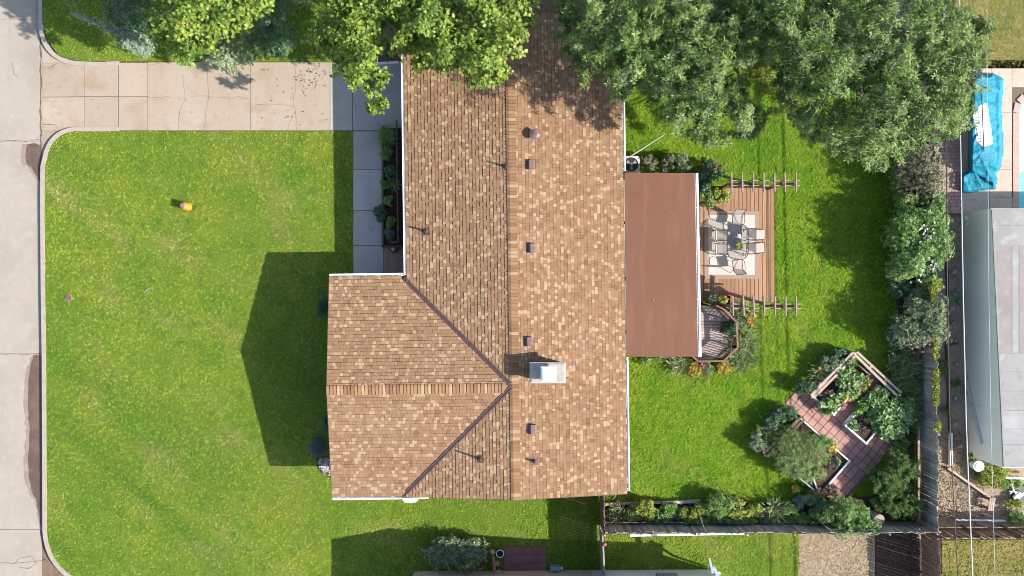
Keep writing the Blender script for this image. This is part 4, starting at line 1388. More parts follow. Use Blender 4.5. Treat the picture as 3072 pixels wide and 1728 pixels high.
def fence(label, A, B_, h, m, side=1, pitch=.142, gap=.012, group=None, rails=True, warp=.018, posts=True, rail_on_side=1):
    A, B_ = V(A), V(B_)
    d = B_ - A; L = d.length; d = d / L
    s = V((-d.y, d.x, 0))
    t = thing('fence', label, 'fence', tuple((A + B_) / 2), group)
    n_ = int(L / pitch)
    ang = math.atan2(d.y, d.x)
    wv = rng.normal(0, 1, 4)
    for i in range(n_):
        x = (i + .5) * L / n_ + (rng.normal(0, .008) if m == 'fence_brown' else 0)
        off = .03 * math.sin(x * 1.1 + wv[0]) + .02 * math.sin(x * 2.7 + wv[1])
        p = A + d * x + s * (off * .6 + rng.normal(0, .003))
        me = picket_mesh(L / n_ - gap, h * (1 if rng.random() < .75 else 1.015), m, int(rng.integers(3)))
        Mx = Matrix.Translation(p + V((0, 0, .03 + .02 * math.sin(x * .7 + wv[2]) + rng.normal(0, .006)))) @ Matrix.Rotation(ang, 4, 'Z') @ Matrix.Rotation(rng.normal(0, warp), 4, 'X') @ Matrix.Rotation(rng.normal(0, .004), 4, 'Y')
        inst('picket', me, t, Mx)
    if rails:
        for z in (.35, h * .88):
            b = MB(); b.bar(A + s * .045 * rail_on_side + UPV * z, B_ + s * .045 * rail_on_side + UPV * z, .04, .085); b.build('rail', M[m], t)
    if posts:
        k = max(1, round(L / 2.4))
        for i in range(k + 1):
            p = A + d * (L * i / k)
            b = MB(); b.box((p.x + s.x * .1 * rail_on_side, p.y + s.y * .1 * rail_on_side, h * .5), (.09, .09, h * 1.0), ang); b.build('post', M[m], t)
    return t


foot = lambda u, v, h: (W(u, v, h)[0], W(u, v, h)[1], 0)
FH = 1.78
fence('long weathered grey picket fence behind the flowering shrubs and vegetable beds', foot(2815, 1597, FH), foot(2799, -160, FH), FH, 'fence', rail_on_side=-1)
fence('weathered grey board fence along the narrow planting border', foot(1815, 1600, FH), foot(2813, 1597, FH), FH, 'fence', gap=.004, rail_on_side=-1)
fence('short brown fence running from the house corner', foot(1811, 1482, FH), foot(1812.5, 1600, FH), FH, 'fence_brown', gap=.004)
fence('brown picket fence with open gaps beside the dark soil', foot(2816, 1612, FH), foot(2822, 1900, FH), FH, 'fence_brown', pitch=.15, gap=.016, rail_on_side=1)
fence('brown board fence at the right edge below the mulch yard', foot(2822, 1617, FH), foot(3190, 1612, FH), FH, 'fence_brown', gap=.008, rail_on_side=1)
# tall metal gate at the left
A, B_ = V(foot(1808, 1606, 1.7)), V(foot(1816, 1760, 1.7))
gt = thing('gate', 'blue grey slatted side gate between the brown fence and the neighbour wall', 'gate', tuple((A + B_) / 2))
for k in range(18):
    p = A.lerp(B_, (k + .5) / 18); b = MB(); b.bar(p + UPV * .08, p + UPV * 1.66, .125, .02, up=(1, 0, 0)); b.build('slat', M['gateblue'], gt)
b = MB()
for z in (.3, 1.5): b.bar(A + UPV * z + V((.03, 0, 0)), B_ + UPV * z + V((.03, 0, 0)), .04, .07)
b.build('frame', M['timber'], gt)
b = MB(); b.bar(A + UPV * 1.69, B_ + UPV * 1.69, .07, .05); b.build('rail', M['timber'], gt)
b = MB(); b.lathe(W(1813, 1633, 1.72), [(.10, 0), (.11, .03), (.06, .09), (.01, .10)], 12); tag(b.build('post_cap', M['terracotta']), 'small round clay cap on the gate rail', 'ornament')
# white downpipe lying along the fence foot
b = MB(); b.bar(W(1890, 1606, .5), W(2232, 1600, .5), .10, .09)
wp = tag(b.build('trellis_board', M['white']), 'long white board fixed along the outer side of the bottom fence', 'board')
for k in range(8):
    p = V(W(1890, 1606, .55)).lerp(V(W(2232, 1600, .55)), (k + .5) / 8)
    b = MB(); b.lathe((p.x, p.y, .545), [(.022, 0), (.02, .012), (.004, .014)], 8); b.build('screw', M['galv'], wp)

# ================================================================== NEIGHBOUR HOUSE (bottom, wall in view, roof beyond the frame)
nx = lambda u: (u - 1536) / PXM
ny = lambda v: -(v - 864) / PXM
nh = thing('neighbor_house', 'tan and grey walled neighbour house along the bottom edge', 'house', (nx(1650), ny(1900), 0))
b = MB(); b.prism([(nx(1243), ny(1714)), (nx(1773), ny(1710)), (nx(1773), ny(2300)), (nx(1243), ny(2300))], -.1, 2.35); b.build('wall', M['masonry'], nh)
b = MB(); b.prism([(nx(1773.5), ny(1711)), (nx(2132), ny(1708)), (nx(2132), ny(2300)), (nx(1773.5), ny(2300))], -.1, 2.05); b.build('wall', M['siding_grey'], nh)
b = MB()
rk = [(1213, 1684, 2.46), (1468, 1674, 3.36), (1790, 1682, 2.55), (2182, 1690, 2.28)]
vs = [(nx(u), ny(v), z) for u, v, z in rk] + [(nx(u), ny(2300), z) for u, v, z in rk] 
vs += [(x, y, z - .12) for x, y, z in vs]
b.add(vs, [(0, 4, 5, 1), (1, 5, 6, 2), (2, 6, 7, 3), (8, 9, 13, 12), (9, 10, 14, 13), (10, 11, 15, 14), (0, 1, 9, 8), (1, 2, 10, 9), (2, 3, 11, 10), (0, 8, 12, 4), (3, 7, 15, 11)])
b.build('roof', M['membrane'], nh)
b = MB(); b.box((nx(1990), ny(1708) + .035, 1.15), (1.05, .05, .85)); win = b.build('window', M['frame'], nh)
b = MB()
for k in range(6): b.box((nx(1990) - .42 + k * .168, ny(1708) + .07, 1.15), (.13, .02, .76))
b.build('pane', M['acgrey'], win)
# green downspout at the corner
b = MB()
b.bar((nx(2128), ny(1700), 2.0), (nx(2128), ny(1676), 1.95), .14, .12)
b.bar((nx(2128), ny(1676), 1.98), (nx(2128), ny(1700), 1.2), .09, .09)
b.bar((nx(2128), ny(1700), 1.2), (nx(2128), ny(1703), .1), .09, .09)
b.build('downspout', M['galv'], nh)
b = MB(); b.bar(W(2128, 1675, 2.1), W(2138, 1720, 2.3), .1, .1); b.bar(W(2140, 1700, 2.2), W(2160, 1740, 2.35), .16, .1); b.build('gutter', M['galv'], nh)

# brick patio in the shade
px0, px1, py0, py1 = 1512, 1638, 1640, 1712
bp = tag(MB().prism(px([(px0 - 2, py0 - 2), (px1 + 2, py0 + 2), (px1 + 2, py1), (px0 - 2, py1)]), -.1, .012).build('terrace', M['joint'], None, origin=(nx(1575), ny(1676), -.1)), 'small plum paver terrace in the shade at the bottom', None, None, 'structure')
for i in range(6):
    for j in range(3):
        u, v = px0 + (i + .5) * 21, py0 + (j + .5) * 24
        b = MB(); b.box((nx(u), ny(v), .02), (19.3 / PXM, 22.3 / PXM, .04)); b.build('paver', M['paver_dark'], bp)
c = W(1500, 1661, .35)
t = thing('planter_bucket', 'dark bucket with a white rim on the plum terrace', 'bucket', (c[0], c[1], 0))
b = MB(); b.lathe((c[0], c[1], .01), [(.15, 0), (.19, .34), (.16, .34), (.15, .2)], 20); b.build('body', M['acdark'], t)
b = MB(); b.tube([(c[0] + .19 * math.cos(a), c[1] + .19 * math.sin(a), .36) for a in np.linspace(0, 2 * PI, 25)[:-1]], .022, 6, closed=True); b.build('rim', M['ceramic'], t)
t = thing('wooden_stand', 'faded red wooden plant stand beside the big bush', 'stand', W(1482, 1690, 0))
b = MB(); b.bar(W(1480, 1668, .6), W(1484, 1718, .6), .13, .05); b.build('plank', mat('faded_red_wood', (.33, .12, .10), .85, .2, noise=[(6, (.42, .2, .17), .45, .7)]), t)
b = MB(); b.box((*W(1478, 1656, .62)[:2], .62), (.2, .24, .05), .7); b.build('top', M['timber'], t)
for v in (1660, 1712):
    b = MB(); q = W(1481, v, .3); b.box((q[0], q[1], .3), (.06, .06, .58)); b.build('leg', M['darktimber'], t)
c = W(1494, 1717, .1); b = MB(); b.tube([(c[0] - .07, c[1], .05), (c[0], c[1] + .08, .06), (c[0] + .1, c[1] + .05, .05), (c[0] + .08, c[1] - .05, .05)], .03, 7); b.lathe((c[0], c[1], .01), [(.09, 0), (.1, .05), (.06, .09)], 10)
tag(b.build('ornament', M['ceramic']), 'small white garden ornament by the tan wall', 'ornament')
c = W(1492, 1690, .15); b = MB(); b.lathe((c[0], c[1], .0), [(.11, 0), (.14, .2), (.12, .2), (.11, .16)], 12); tag(b.build('flower_pot', M['timber']), 'tan flower pot on the plum terrace below the bucket', 'pot')
c = W(1665, 1703, .25); t = thing('storage_bin', 'blue grey storage bin against the tan wall', 'bin', (c[0], c[1], 0))
b = MB(); b.box((c[0], c[1], .22), (.48, .17, .42)); b.build('body', M['bluebox'], t)
b = MB(); b.box((c[0], c[1], .445), (.52, .2, .03)); b.build('lid', M['bluebox'], t)
c = W(1685, 1704, .1); b = MB(); b.lathe((c[0], c[1], 0), [(.07, 0), (.085, .14), (.06, .14), (.05, .1)], 12); tag(b.build('small_pot', M['ceramic']), 'tiny white pot at the end of the blue grey bin', 'pot')

# ================================================================== RIGHT NEIGHBOUR SHED
sh = thing('shed', 'long pale green shed with a grey coated flat roof at the right edge', 'shed', (nx(3000), ny(1000), 0))
wl = [(nx(2888), ny(640)), (nx(2905), ny(1366))]
zr = lambda v: 2.56 + .46 * (v - 630) / 771
b = MB()
x9 = nx(3600)
vs = [(wl[0][0], wl[0][1], -.1), (wl[1][0], wl[1][1], -.1), (x9, wl[1][1], -.1), (x9, wl[0][1], -.1), (wl[0][0], wl[0][1], zr(640) - .08), (wl[1][0], wl[1][1], zr(1390) - .08), (x9, wl[1][1], zr(1390) - .08), (x9, wl[0][1], zr(640) - .08)]
b.add(vs, BOXF); b.build('wall', M['siding'], sh)
for v in (737, 948, 1210):
    x = nx(2888 + 17 * (v - 640) / 726)
    b = MB(); b.box((x - .012, ny(v), 1.22), (.03, .05, 2.4)); b.build('batten', M['siding'], sh)
RL = lambda v: 2976 + 36 * (v - 630) / 771


def rp(u0, v0, u1, v1, m, d0=0.0, th=.012, name='roof_panel'):
    g = .8 if name == 'roof_panel' else 0
    P4 = [(RL(v1) if u0 < 2990 else u0, v1 - g), (u1, v1 - g), (u1, v0 + g), (RL(v0) if u0 < 2990 else u0, v0 + g)]
    P4 = [(u + (g if i in (0, 3) else -g), v) for i, (u, v) in enumerate(P4)]
    top = [W(u, v, zr(v) - d0) for u, v in P4]
    b = MB(); b.add([(x, y, z - th) for x, y, z in top] + top, BOXF)
    b.build(name, m, sh)


rp(2976, 629, 3700, 1402, M['metalroof'], .014, .06, 'roof')
rp(2976, 630, 3200, 676, M['metalroof']); rp(2976, 676, 3200, 737, M['metalroof'])
rp(2976, 737, 3036, 1060, M['pinkroof']); rp(3036, 737, 3057, 1060, M['metalroof']); rp(3057, 737, 3200, 1060, M['pinkroof'])
vv = [1060, 1113, 1173, 1231, 1286, 1333, 1401]
for i in range(6): rp(2976, vv[i], 3200, vv[i + 1], M['metalroof'])
b = MB()
b.bar(V(W(RL(632) + 1, 632, zr(632) + .015)), V(W(RL(1400) + 1, 1400, zr(1400) + .015)), .07, .03); b.build('roof_edge', M['metalroof'], sh)
b = MB()
a_, c_ = V(W(2896, 1135, .12)), V(W(2953, 1332, 1.35)) - V((.10, 0, 0))
b.bar(a_, c_, .17, .07)
tag(b.build('drain_pipe', M['acmetal']), 'grey metal drain pipe leaning on the pale green shed wall', 'pipe')
b = MB()
b.box((*W(3010, 1345, 1.9)[:2], 1.9), (.05, .1, .07)); 
for (u, v, z) in ((2902, 655, 1.2), (2904, 672, 1.0)):
    c = W(u, v, z); b.lathe((c[0] - .1, c[1], z), [(.1, 0), (.1, .1)], 12)
b.build('meter', M['galv'], sh)

# ================================================================== WIRES
for pts, r, m, lab, z in (([(2838, -400), (2839.5, 400), (2842, 864), (2850, 1296), (2874, 1728), (2890, 2300)], .026, 'cable_dark', 'dark overhead wire over the fence side yard', 4.7),
                          ([(2876, -400), (2881, 400), (2889, 864), (2899, 1296), (2918, 1728), (2930, 2300)], .03, 'cable_white', 'thick pale overhead cable above the shed wall foot', 4.4),
                          ([(2958, -400), (2963, 400), (2966, 864), (2973, 1296), (2985, 1728), (2995, 2300)], .012, 'cable_thin', 'thin overhead wire above the shed roof edge', 5.2)):
    P_ = np.array(pts)
    vv_ = np.linspace(pts[0][1], pts[-1][1], 24)
    uu_ = np.interp(vv_, P_[:, 1], P_[:, 0])
    b = MB(); b.tube([W(u, v, z) for u, v in zip(uu_, vv_)], r, 6)
    tag(b.build('overhead_wire', M[m]), lab, 'wire')

# ================================================================== POOL, PAVERS, TARP
pd = bpy.data.objects['pool_deck']
for (u0, v0, u1, v1) in ((2886, 205, 2975, 360), (2975, 205, 3036, 338), (2886, 360, 2975, 480), (2975, 338, 3036, 408), (2975, 408, 3036, 508), (2886, 480, 2968, 600), (2968, 508, 3036, 592), (2886, 600, 2968, 650), (2968, 592, 3056, 650), (3036, 590, 3056, 592), (3036, 205, 3140, 262)):
    if u1 - u0 < 3 or v1 - v0 < 3: continue
    b = MB(); b.box((nx((u0 + u1) / 2), ny((v0 + v1) / 2), -.02), ((u1 - u0 - 1) / PXM, (v1 - v0 - 1) / PXM, .06)); b.build('slab', M['pooldeck'], pd)
pave = sheet('paver_path', [(2764, 372), (2886, 372), (2886, 645), (2764, 645)], -.006, M['joint'], 'pink brick path beside the pool deck', .05)
k = 0
for j in range(26):
    for i in range(6):
        u = 2822 + i * 10.4 + (j % 2) * 5.2; v = 378 + j * 10.3
        b = MB(); b.box((nx(u), ny(v), .0), (9.6 / PXM, 9.5 / PXM, .05)); b.build('brick', M['brickpaver'], pave)
# pool: coping, tiled wall, sloping floor and water
pool_poly = [(3056, 650), (3056, 340), (3062, 312), (3078, 296), (3110, 290), (3400, 290), (3400, 650)]
cop = MB()
inner = pool_poly[:5]; 
for i in range(4):
    (ua, va), (ub, vb) = inner[i], inner[i + 1]
    d_ = np.array([ub - ua, vb - va], float); d_ /= np.linalg.norm(d_); nn_ = np.array([d_[1], -d_[0]])
    if nn_[0] > 0: nn_ = -nn_
    o1, o2 = np.array([ua, va]) + nn_ * 18, np.array([ub, vb]) + nn_ * 18
    cop.prism(px([(ua, va), (ub, vb), tuple(o2), tuple(o1)]), -.08, .035 + i * .002)
tag(cop.build('coping', M['coping'], None), 'pinkish curved coping round the pool edge', None, None, 'structure')
b = MB(); b.prism(px(pool_poly), -.03, .012); tag(b.build('pool', M['poolblue'], None), 'turquoise swimming pool at the right edge', None, None, 'structure')
b = MB(); b.prism(px([(3058, 520), (3058, 342), (3064, 314), (3080, 299), (3110, 293), (3400, 293), (3400, 500), (3075, 512)]), -.02, .018); tag(b.build('pool_step', M['plaster'], None), 'pale shallow pool shelf', None, None, 'structure')

# blue tarpaulin draped over stored furniture
tarp_out = [(2918, 232), (2940, 220), (2962, 226), (2978, 219), (3010, 237), (3008, 270), (3003, 330), (3007, 400), (3007, 470), (3000, 505), (2988, 520), (2990, 545), (2986, 566), (2950, 570), (2905, 577), (2884, 575), (2880, 540), (2886, 522), (2908, 510), (2908, 400), (2914, 300)]
tp_ = thing('tarp', 'crumpled blue tarpaulin covering a long stack by the pool', 'tarpaulin', W(2950, 400, 0))
st = 3.0
us = np.arange(2872, 3018, st); vs_ = np.arange(212, 586, st)
U, Vv = np.meshgrid(us, vs_)
ins = in_poly(U.ravel(), Vv.ravel(), tarp_out).reshape(U.shape)
ed = edge_dist(U.ravel(), Vv.ravel(), tarp_out).reshape(U.shape)
ed = np.where(ins, ed, -ed)
base = np.clip(ed / 7.0, 0, 1)
hgt = np.where(Vv < 500, 1.05, .35 + .7 * np.clip((520 - Vv) / 30, 0, 1))
hgt = hgt * (1 - .32 * np.clip((U - 2945 - .03 * (Vv - 240)) / 40, 0, 1) * (Vv < 520))
wr = np.zeros_like(U)
for _ in range(34):
    a = rng.normal(.9 if rng.random() < .6 else -.7, .4); fq = rng.uniform(.03, .09); ph = rng.uniform(0, 6.28)
    cx, cy, rr = rng.uniform(2880, 3010), rng.uniform(215, 580), rng.uniform(25, 70)
    wr += rng.uniform(.02, .075) * np.exp(-((U - cx) ** 2 + (Vv - cy) ** 2) / rr ** 2) * (1 - np.abs(np.sin(fq * (U * math.cos(a) + Vv * math.sin(a)) + ph))) ** 2.5 * (2.0 if cy > 480 else 1)
Z = np.maximum((hgt + wr) * base ** .55, .0)
vid = -np.ones(U.shape, int); vlist = []; fl = []
for i in range(U.shape[0]):
    for j in range(U.shape[1]):
        if ed[i, j] > -st * 1.1:
            vid[i, j] = len(vlist)
            uu, vv2, zz = U[i, j], Vv[i, j], Z[i, j]
            if ed[i, j] < 0: zz = 0.02
            vlist.append(W(uu, vv2, zz))
for i in range(U.shape[0] - 1):
    for j in range(U.shape[1] - 1):
        q = [vid[i, j], vid[i + 1, j], vid[i + 1, j + 1], vid[i, j + 1]]
        if min(q) >= 0: fl.append(q)
b = MB(); b.add(vlist, fl); sheet_o = b.build('sheet', M['tarp'], tp_, smooth=True)
# white printed patch that follows the sheet
def tz(u, v):
    i = int(np.clip(round((v - vs_[0]) / st), 0, U.shape[0] - 1)); j = int(np.clip(round((u - us[0]) / st), 0, U.shape[1] - 1))
    return max(Z[i, j], .02)
patch = [(2917, 342), (2941, 312), (2963, 310), (2972, 372), (2981, 432), (2950, 444), (2928, 424), (2922, 370)]
b = MB(); vm = {}
pv, pf = [], []
for i in range(U.shape[0]):
    for j in range(U.shape[1]):
        if in_poly(np.array([U[i, j]]), np.array([Vv[i, j]]), patch)[0]:
            vm[i, j] = len(pv); pv.append(W(U[i, j], Vv[i, j], Z[i, j] + .012))
for (i, j) in list(vm):
    if (i + 1, j) in vm and (i, j + 1) in vm and (i + 1, j + 1) in vm: pf.append((vm[i, j], vm[i + 1, j], vm[i + 1, j + 1], vm[i, j + 1]))
b.add(pv, pf); b.build('printed_patch', M['tarpwhite'], tp_, smooth=True)
b = MB()
for k in range(11):
    for c_ in range(3):
        v = 335 + k * 9 + rng.normal(0, 1); u = (2927, 2936, 2968)[c_] + (v - 335) * .08 + rng.normal(0, .8)
        if c_ == 2: u = 2962 + (v - 335) * .13
        z = tz(u, v) + .03
        p = V(W(u, v, z)); a = rng.uniform(-.8, .8)
        b.bar(p + V((math.cos(a) * .035, math.sin(a) * .035, 0)), p - V((math.cos(a) * .035, math.sin(a) * .035, 0)), .028, .004)
        if rng.random() < .6: b.bar(p + V((-.03, .03, 0)), p + V((.02, .045, 0)), .024, .004)
b.build('printed_marks', M['ink'], tp_, kind='stuff')
b = MB(); b.tube([W(2943, 248, 1.32), W(2947, 330, 1.36), W(2952, 455, 1.34)], .025, 7)
tag(b.build('pole', M['frame']), 'thin dark pole lying along the top of the blue tarpaulin', 'pole')
# ================================================================== VEGETABLE GARDEN
def G(e1, e2): return (2355 + .754 * e1 + .656 * e2, 1210 + .656 * e1 - .754 * e2)


GA = math.atan2(-.656, .754)
gp_poly = [G(-3, -2), G(-3, 66), G(122, 66), G(122, 240), G(172, 240), G(172, 66), G(256, 66), G(256, 150), G(330, 150), G(330, -132), G(252, -132), G(252, -2)]
gpath = sheet('garden_path', gp_poly, -.004, M['joint'], 'red square paver path through the vegetable beds', .05)
cs = 22.0


def paver(i, j):
    c = G((i + .5) * cs, (j + .5) * cs)
    b = MB(); b.box((nx(c[0]), ny(c[1]), .008 + rng.normal(0, .004)), (20.0 / PXM, 20.0 / PXM, .05), GA + rng.normal(0, .012)); b.build('paver', M['paver'], gpath)


for i in range(0, 15):
    for j in range(0, 3): paver(i, j)
for i in (6, 7):
    for j in range(3, 11): paver(i - .35, j)
for i in range(12, 15):
    for j in range(-6, 0): paver(i - .4, j)
    for j in range(3, 7): paver(i - .2, j)


def bed(label, e1a, e1b, e2a, e2b, h, sides, m='white', soil='soil'):
    c = G((e1a + e1b) / 2, (e2a + e2b) / 2)
    t = thing('raised_bed', label, 'raised bed', (nx(c[0]), ny(c[1]), 0), 'raised vegetable beds')
    K = [G(e1a, e2a), G(e1b, e2a), G(e1b, e2b), G(e1a, e2b)]
    b = MB(); b.prism(px(K), -.05, h - .08); b.build('soil', M[soil], t)
    for k in range(4):
        A, B_ = V(W(*K[k])), V(W(*K[(k + 1) % 4]))
        mm = sides[k]
        b = MB(); b.bar(A + UPV * (h / 2 + .01), B_ + UPV * (h / 2 + .01), .075, h + .02); b.build('board', M[mm], t)
    for k in range(4):
        A = W(*K[k]); b = MB(); b.box((A[0], A[1], h / 2 + .02), (.1, .1, h + .05), GA); b.build('corner_post', M[sides[k]], t)
    return t


# sides: lower-left of K[0]->K[1] runs along e1 (next to the path), etc.
bed('white boarded raised bed with leafy greens and red and yellow flowers', 42, 124, 68, 226, .38, ('white', 'white', 'timber', 'timber'))
bed('white cornered raised bed under a big leafy vine near the back fence', 172, 252, 66, 220, .42, ('white', 'white', 'timber', 'white'))
bed('large raised bed filled by a feathery bush beside the path', 56, 250, -140, -6, .36, ('white', 'white', 'white', 'darktimber'))
# divider boards in the large bed
for lab, (a, c) in (('short white divider board near the dark corner of the large bed', ((205, -112), (240, -130))), ('white divider board in the middle of the large bed', ((150, -95), (170, -80)))):
    b = MB(); b.bar(V(W(*G(*a), .4)) , V(W(*G(*c), .4)), .05, .2); tag(b.build('divider_board', M['white']), lab, 'board')


def railfence(label, pts, hs, m, n_post):
    A, B_ = V(W(*pts[0])), V(W(*pts[1]))
    t = thing('rail_fence', label, 'fence', tuple((A + B_) / 2))
    d = (B_ - A).normalized(); s = V((-d.y, d.x, 0))
    for i, z in enumerate(hs):
        for o_ in ((-.09, .09) if i == len(hs) - 1 else (0,)):
            b = MB(); b.bar(A + UPV * z + s * o_, B_ + UPV * z + s * o_ + V(rng.normal(0, .02, 3)), .12, .045); b.build('rail', M[m], t)
    for k in range(n_post):
        p = A.lerp(B_, k / (n_post - 1)); b = MB(); b.box((p.x, p.y, hs[-1] / 2), (.1, .1, hs[-1] + .06), GA); b.build('post', M[m], t)
    return t


railfence('pale double rail garden fence beside the leafy greens bed', (G(33, 62), G(43, 240)), (.35, .75), 'timber', 4)
railfence('brown rail garden fence at the top side of the vegetable beds', (G(46, 244), G(225, 236)), (.35, .72), 'timber', 4)
railfence('dark timber rail fence between the large bed and the lawn', (G(54, -2), G(42, -160)), (.35, .72), 'darktimber', 4)
for lab, a, c, m in (('reddish edging timber across the foot of the paver path', G(322, -126), G(262, -126), 'timber'), ('brown edging timber at the lower side of the paver path', G(331, -120), G(331, -62), 'darktimber')):
    b = MB(); b.bar(W(*a, .1), W(*c, .1), .1, .16); tag(b.build('edging', M[m]), lab, 'edging')
b = MB(); b.bar(W(2690, 1345, .2), W(2712, 1325, .2), .12, .1); tag(b.build('board', M['timber']), 'loose board in the shade beside the back fence', 'board')
b = MB(); b.bar(W(1815, 1513, .12), W(1860, 1510, .12), .13, .18); b.bar(W(1985, 1508, .12), W(2100, 1503, .12), .14, .18); b.bar(W(1862, 1510, .10), W(1983, 1508, .10), .1, .16)
tag(b.build('edging', M['timber']), 'timber edging of the planting border along the bottom fence', 'edging')

# ================================================================== PLANTS
class Plant:
    def __init__(self, name, label, cat, u, v, h, group=None):
        c = W(u, v, h * .55)
        self.c = np.array([c[0], c[1], 0.0]); self.h = h
        self.t = thing(name, label, cat, (c[0], c[1], 0), group)
        self.o = (c[0], c[1], 0)

    def stems(self, n=6, r=.02, spread=.4):
        b = MB()
        for k in range(n):
            a = rng.uniform(0, 2 * PI); q = spread * rng.uniform(.3, 1)
            b.tube([self.c, self.c + np.array([q * .4 * math.cos(a), q * .4 * math.sin(a), self.h * .4]), self.c + np.array([q * math.cos(a), q * math.sin(a), self.h * .8])], [r, r * .7, r * .3], 5)
        b.build('stem', M['stemmat'], self.t, origin=self.o, kind='stuff')
        return self

    def mound(self, rx, ry, n, L, Wd, m, shape='oval', lumps=9, up=.5, name='foliage', z0=.15, tilt=.5, ang=0.0, k=5):
        """leafy mound rx by ry (photograph pixels), built of lumps"""
        rx *= 1.1 / PXM; ry *= 1.1 / PXM
        ps, ds = [], []
        per = max(4, int(n / lumps / k))
        ca, sa = math.cos(ang), math.sin(ang)
        for i in range(lumps):
            a = rng.uniform(0, 2 * PI); q = math.sqrt(rng.uniform(0, 1)) * .68
            lx, ly = q * math.cos(a) * rx, q * math.sin(a) * ry
            cz = self.h * (.42 + .25 * (1 - q) + rng.normal(0, .05))
            lr = rng.uniform(.28, .45)
            p, d = pts_ellipsoid((0, 0, cz), rx * lr, ry * lr, max(.14, self.h * .38), per, .45, .45)
            p[:, 0] += lx; p[:, 1] += ly
            ps.append(p); ds.append(d)
        p = np.concatenate(ps); d = np.concatenate(ds)
        x = p[:, 0] * ca - p[:, 1] * sa; y = p[:, 0] * sa + p[:, 1] * ca
        p[:, 0], p[:, 1] = x, y
        p += self.c; p[:, 2] = np.maximum(p[:, 2], z0 * .5)
        d = norm(d * .8 + np.array([0, 0, .5]))
        pos, ax, nm, ln, wd, idx = rosettes(p, d, k, L, Wd, .35, .35)
        tint = np.clip(np.repeat(rng.normal(.5, .2, len(p)), k) + rng.normal(0, .13, len(pos)), 0, 1)
        leaves(name, pos, ax, nm, ln, wd, tint, shape, m, self.t, self.o)
        return self

    def flowers(self, n, rx, ry, m, s=.07, zr=(.75, 1.05), name='flower', ox=0, oy=0):
        rx /= PXM; ry /= PXM
        a = rng.uniform(0, 2 * PI, n); q = np.sqrt(rng.uniform(0, 1, n))
        p = np.c_[self.c[0] + ox / PXM + q * np.cos(a) * rx, self.c[1] - oy / PXM + q * np.sin(a) * ry, self.h * rng.uniform(*zr, n) * (1 - .25 * q ** 2)]
        pos, ax, nm, ln, wd, idx = rosettes(p, rdir(n, 1.4), 5, s, s * .75, .5, .2)
        leaves(name, pos, ax, nm, ln, wd, rng.random(len(pos)), 'oval', m, self.t, self.o)
        return self

    def straps(self, n, L, wd, m, spread=.12, up=.8, name='foliage', bend=.5):
        strappy(self.t, self.c + np.array([0, 0, .02]), n, L, wd, m, up, spread, name, bend)
        return self


def shrub(label, u, v, rx, ry, h, m, n=1500, L=.10, Wd=.055, shape='oval', name='shrub', cat='shrub', group=None, lumps=10, **k):
    return Plant(name, label, cat, u, v, h, group).stems(6, .02, min(rx, ry) / PXM * .7).mound(rx, ry, n, L, Wd, M[m], shape, lumps, **k)


# back fence hedge, top to bottom
hg = 'shrubs along the back fence'
shrub('bronze leaved bush at the top of the back fence below the ash tree', 2790, 425, 38, 52, 2.0, M and 'l_tan', 3000, .075, .05, group=hg)
shrub('large dull bronze hedge bush left of the pink brick path', 2750, 525, 90, 130, 2.6, 'l_tan', 9000, .075, .05, group=hg, lumps=26)
shrub('dark green sprig of shrub on the lawn side of the bronze hedge', 2690, 540, 26, 40, 1.4, 'l_mid', 900, .09, .05, group=hg)
shrub('green hedge shrub with many white flowers nearer the bronze hedge', 2762, 695, 98, 100, 2.7, 'l_mid', 8500, .10, .055, group=hg, lumps=20).flowers(60, 70, 62, M['f_white'], .055)
shrub('green hedge shrub with many white flowers above the open stretch of fence', 2742, 795, 80, 88, 2.5, 'l_mid', 6500, .10, .055, group=hg, lumps=15).flowers(70, 52, 52, M['f_white'], .055)
shrub('spreading pinkish tipped shrub over the fence beside the grey roof shed', 2758, 970, 98, 90, 2.4, 'l_pale', 6500, .10, .045, group=hg, lumps=22).flowers(36, 60, 40, M['f_pink'], .05, ox=-15, oy=45)
shrub('small upright shrub with pink buds above the pinkish tipped shrub', 2735, 898, 28, 40, 1.7, 'l_pale', 1300, .09, .045, group=hg)
for (u, v, lab) in ((2716, 1075, 'dark strap leaved lily clump just below the pinkish tipped shrub'), (2712, 1125, 'dark strap leaved lily clump facing the corner of the brown rail fence'),
                    (2718, 1180, 'dark strap leaved lily clump where the brown rail fence meets the border'), (2722, 1240, 'dark strap leaved lily clump beside the big leafy vine')):
    Plant('lily_clump', lab, 'plant', u, v, .6, 'lily clumps along the back fence').straps(420, .9, .035, M['l_strap'], .34)
for (u, v, rx, ry, h, m, lab) in ((2700, 430, 34, 46, 1.6, 'l_dark', 'dark green shrub below the ash tree on the lawn side of the bronze bush'), (2705, 610, 36, 44, 1.9, 'l_mid', 'green shrub between the bronze hedge and the white flowered hedge'), (2790, 610, 40, 40, 2.3, 'l_mid', 'green shrub over the brick path side of the white flowered hedge'),
                          (2704, 720, 36, 52, 1.7, 'l_mid', 'low green shrub in front of the upper white flowered hedge'), (2698, 850, 32, 44, 1.3, 'l_dark', 'dark low shrub in front of the open stretch of fence'), (2786, 850, 30, 30, 2.0, 'l_yel', 'yellow green shrub top beside the open stretch of fence'), (2690, 1000, 30, 40, 1.2, 'l_dark', 'dark low shrub on the lawn side of the pinkish tipped shrub')):
    shrub(lab, u, v, rx, ry, h, m, 2200, .10, .055, group=hg, lumps=14)
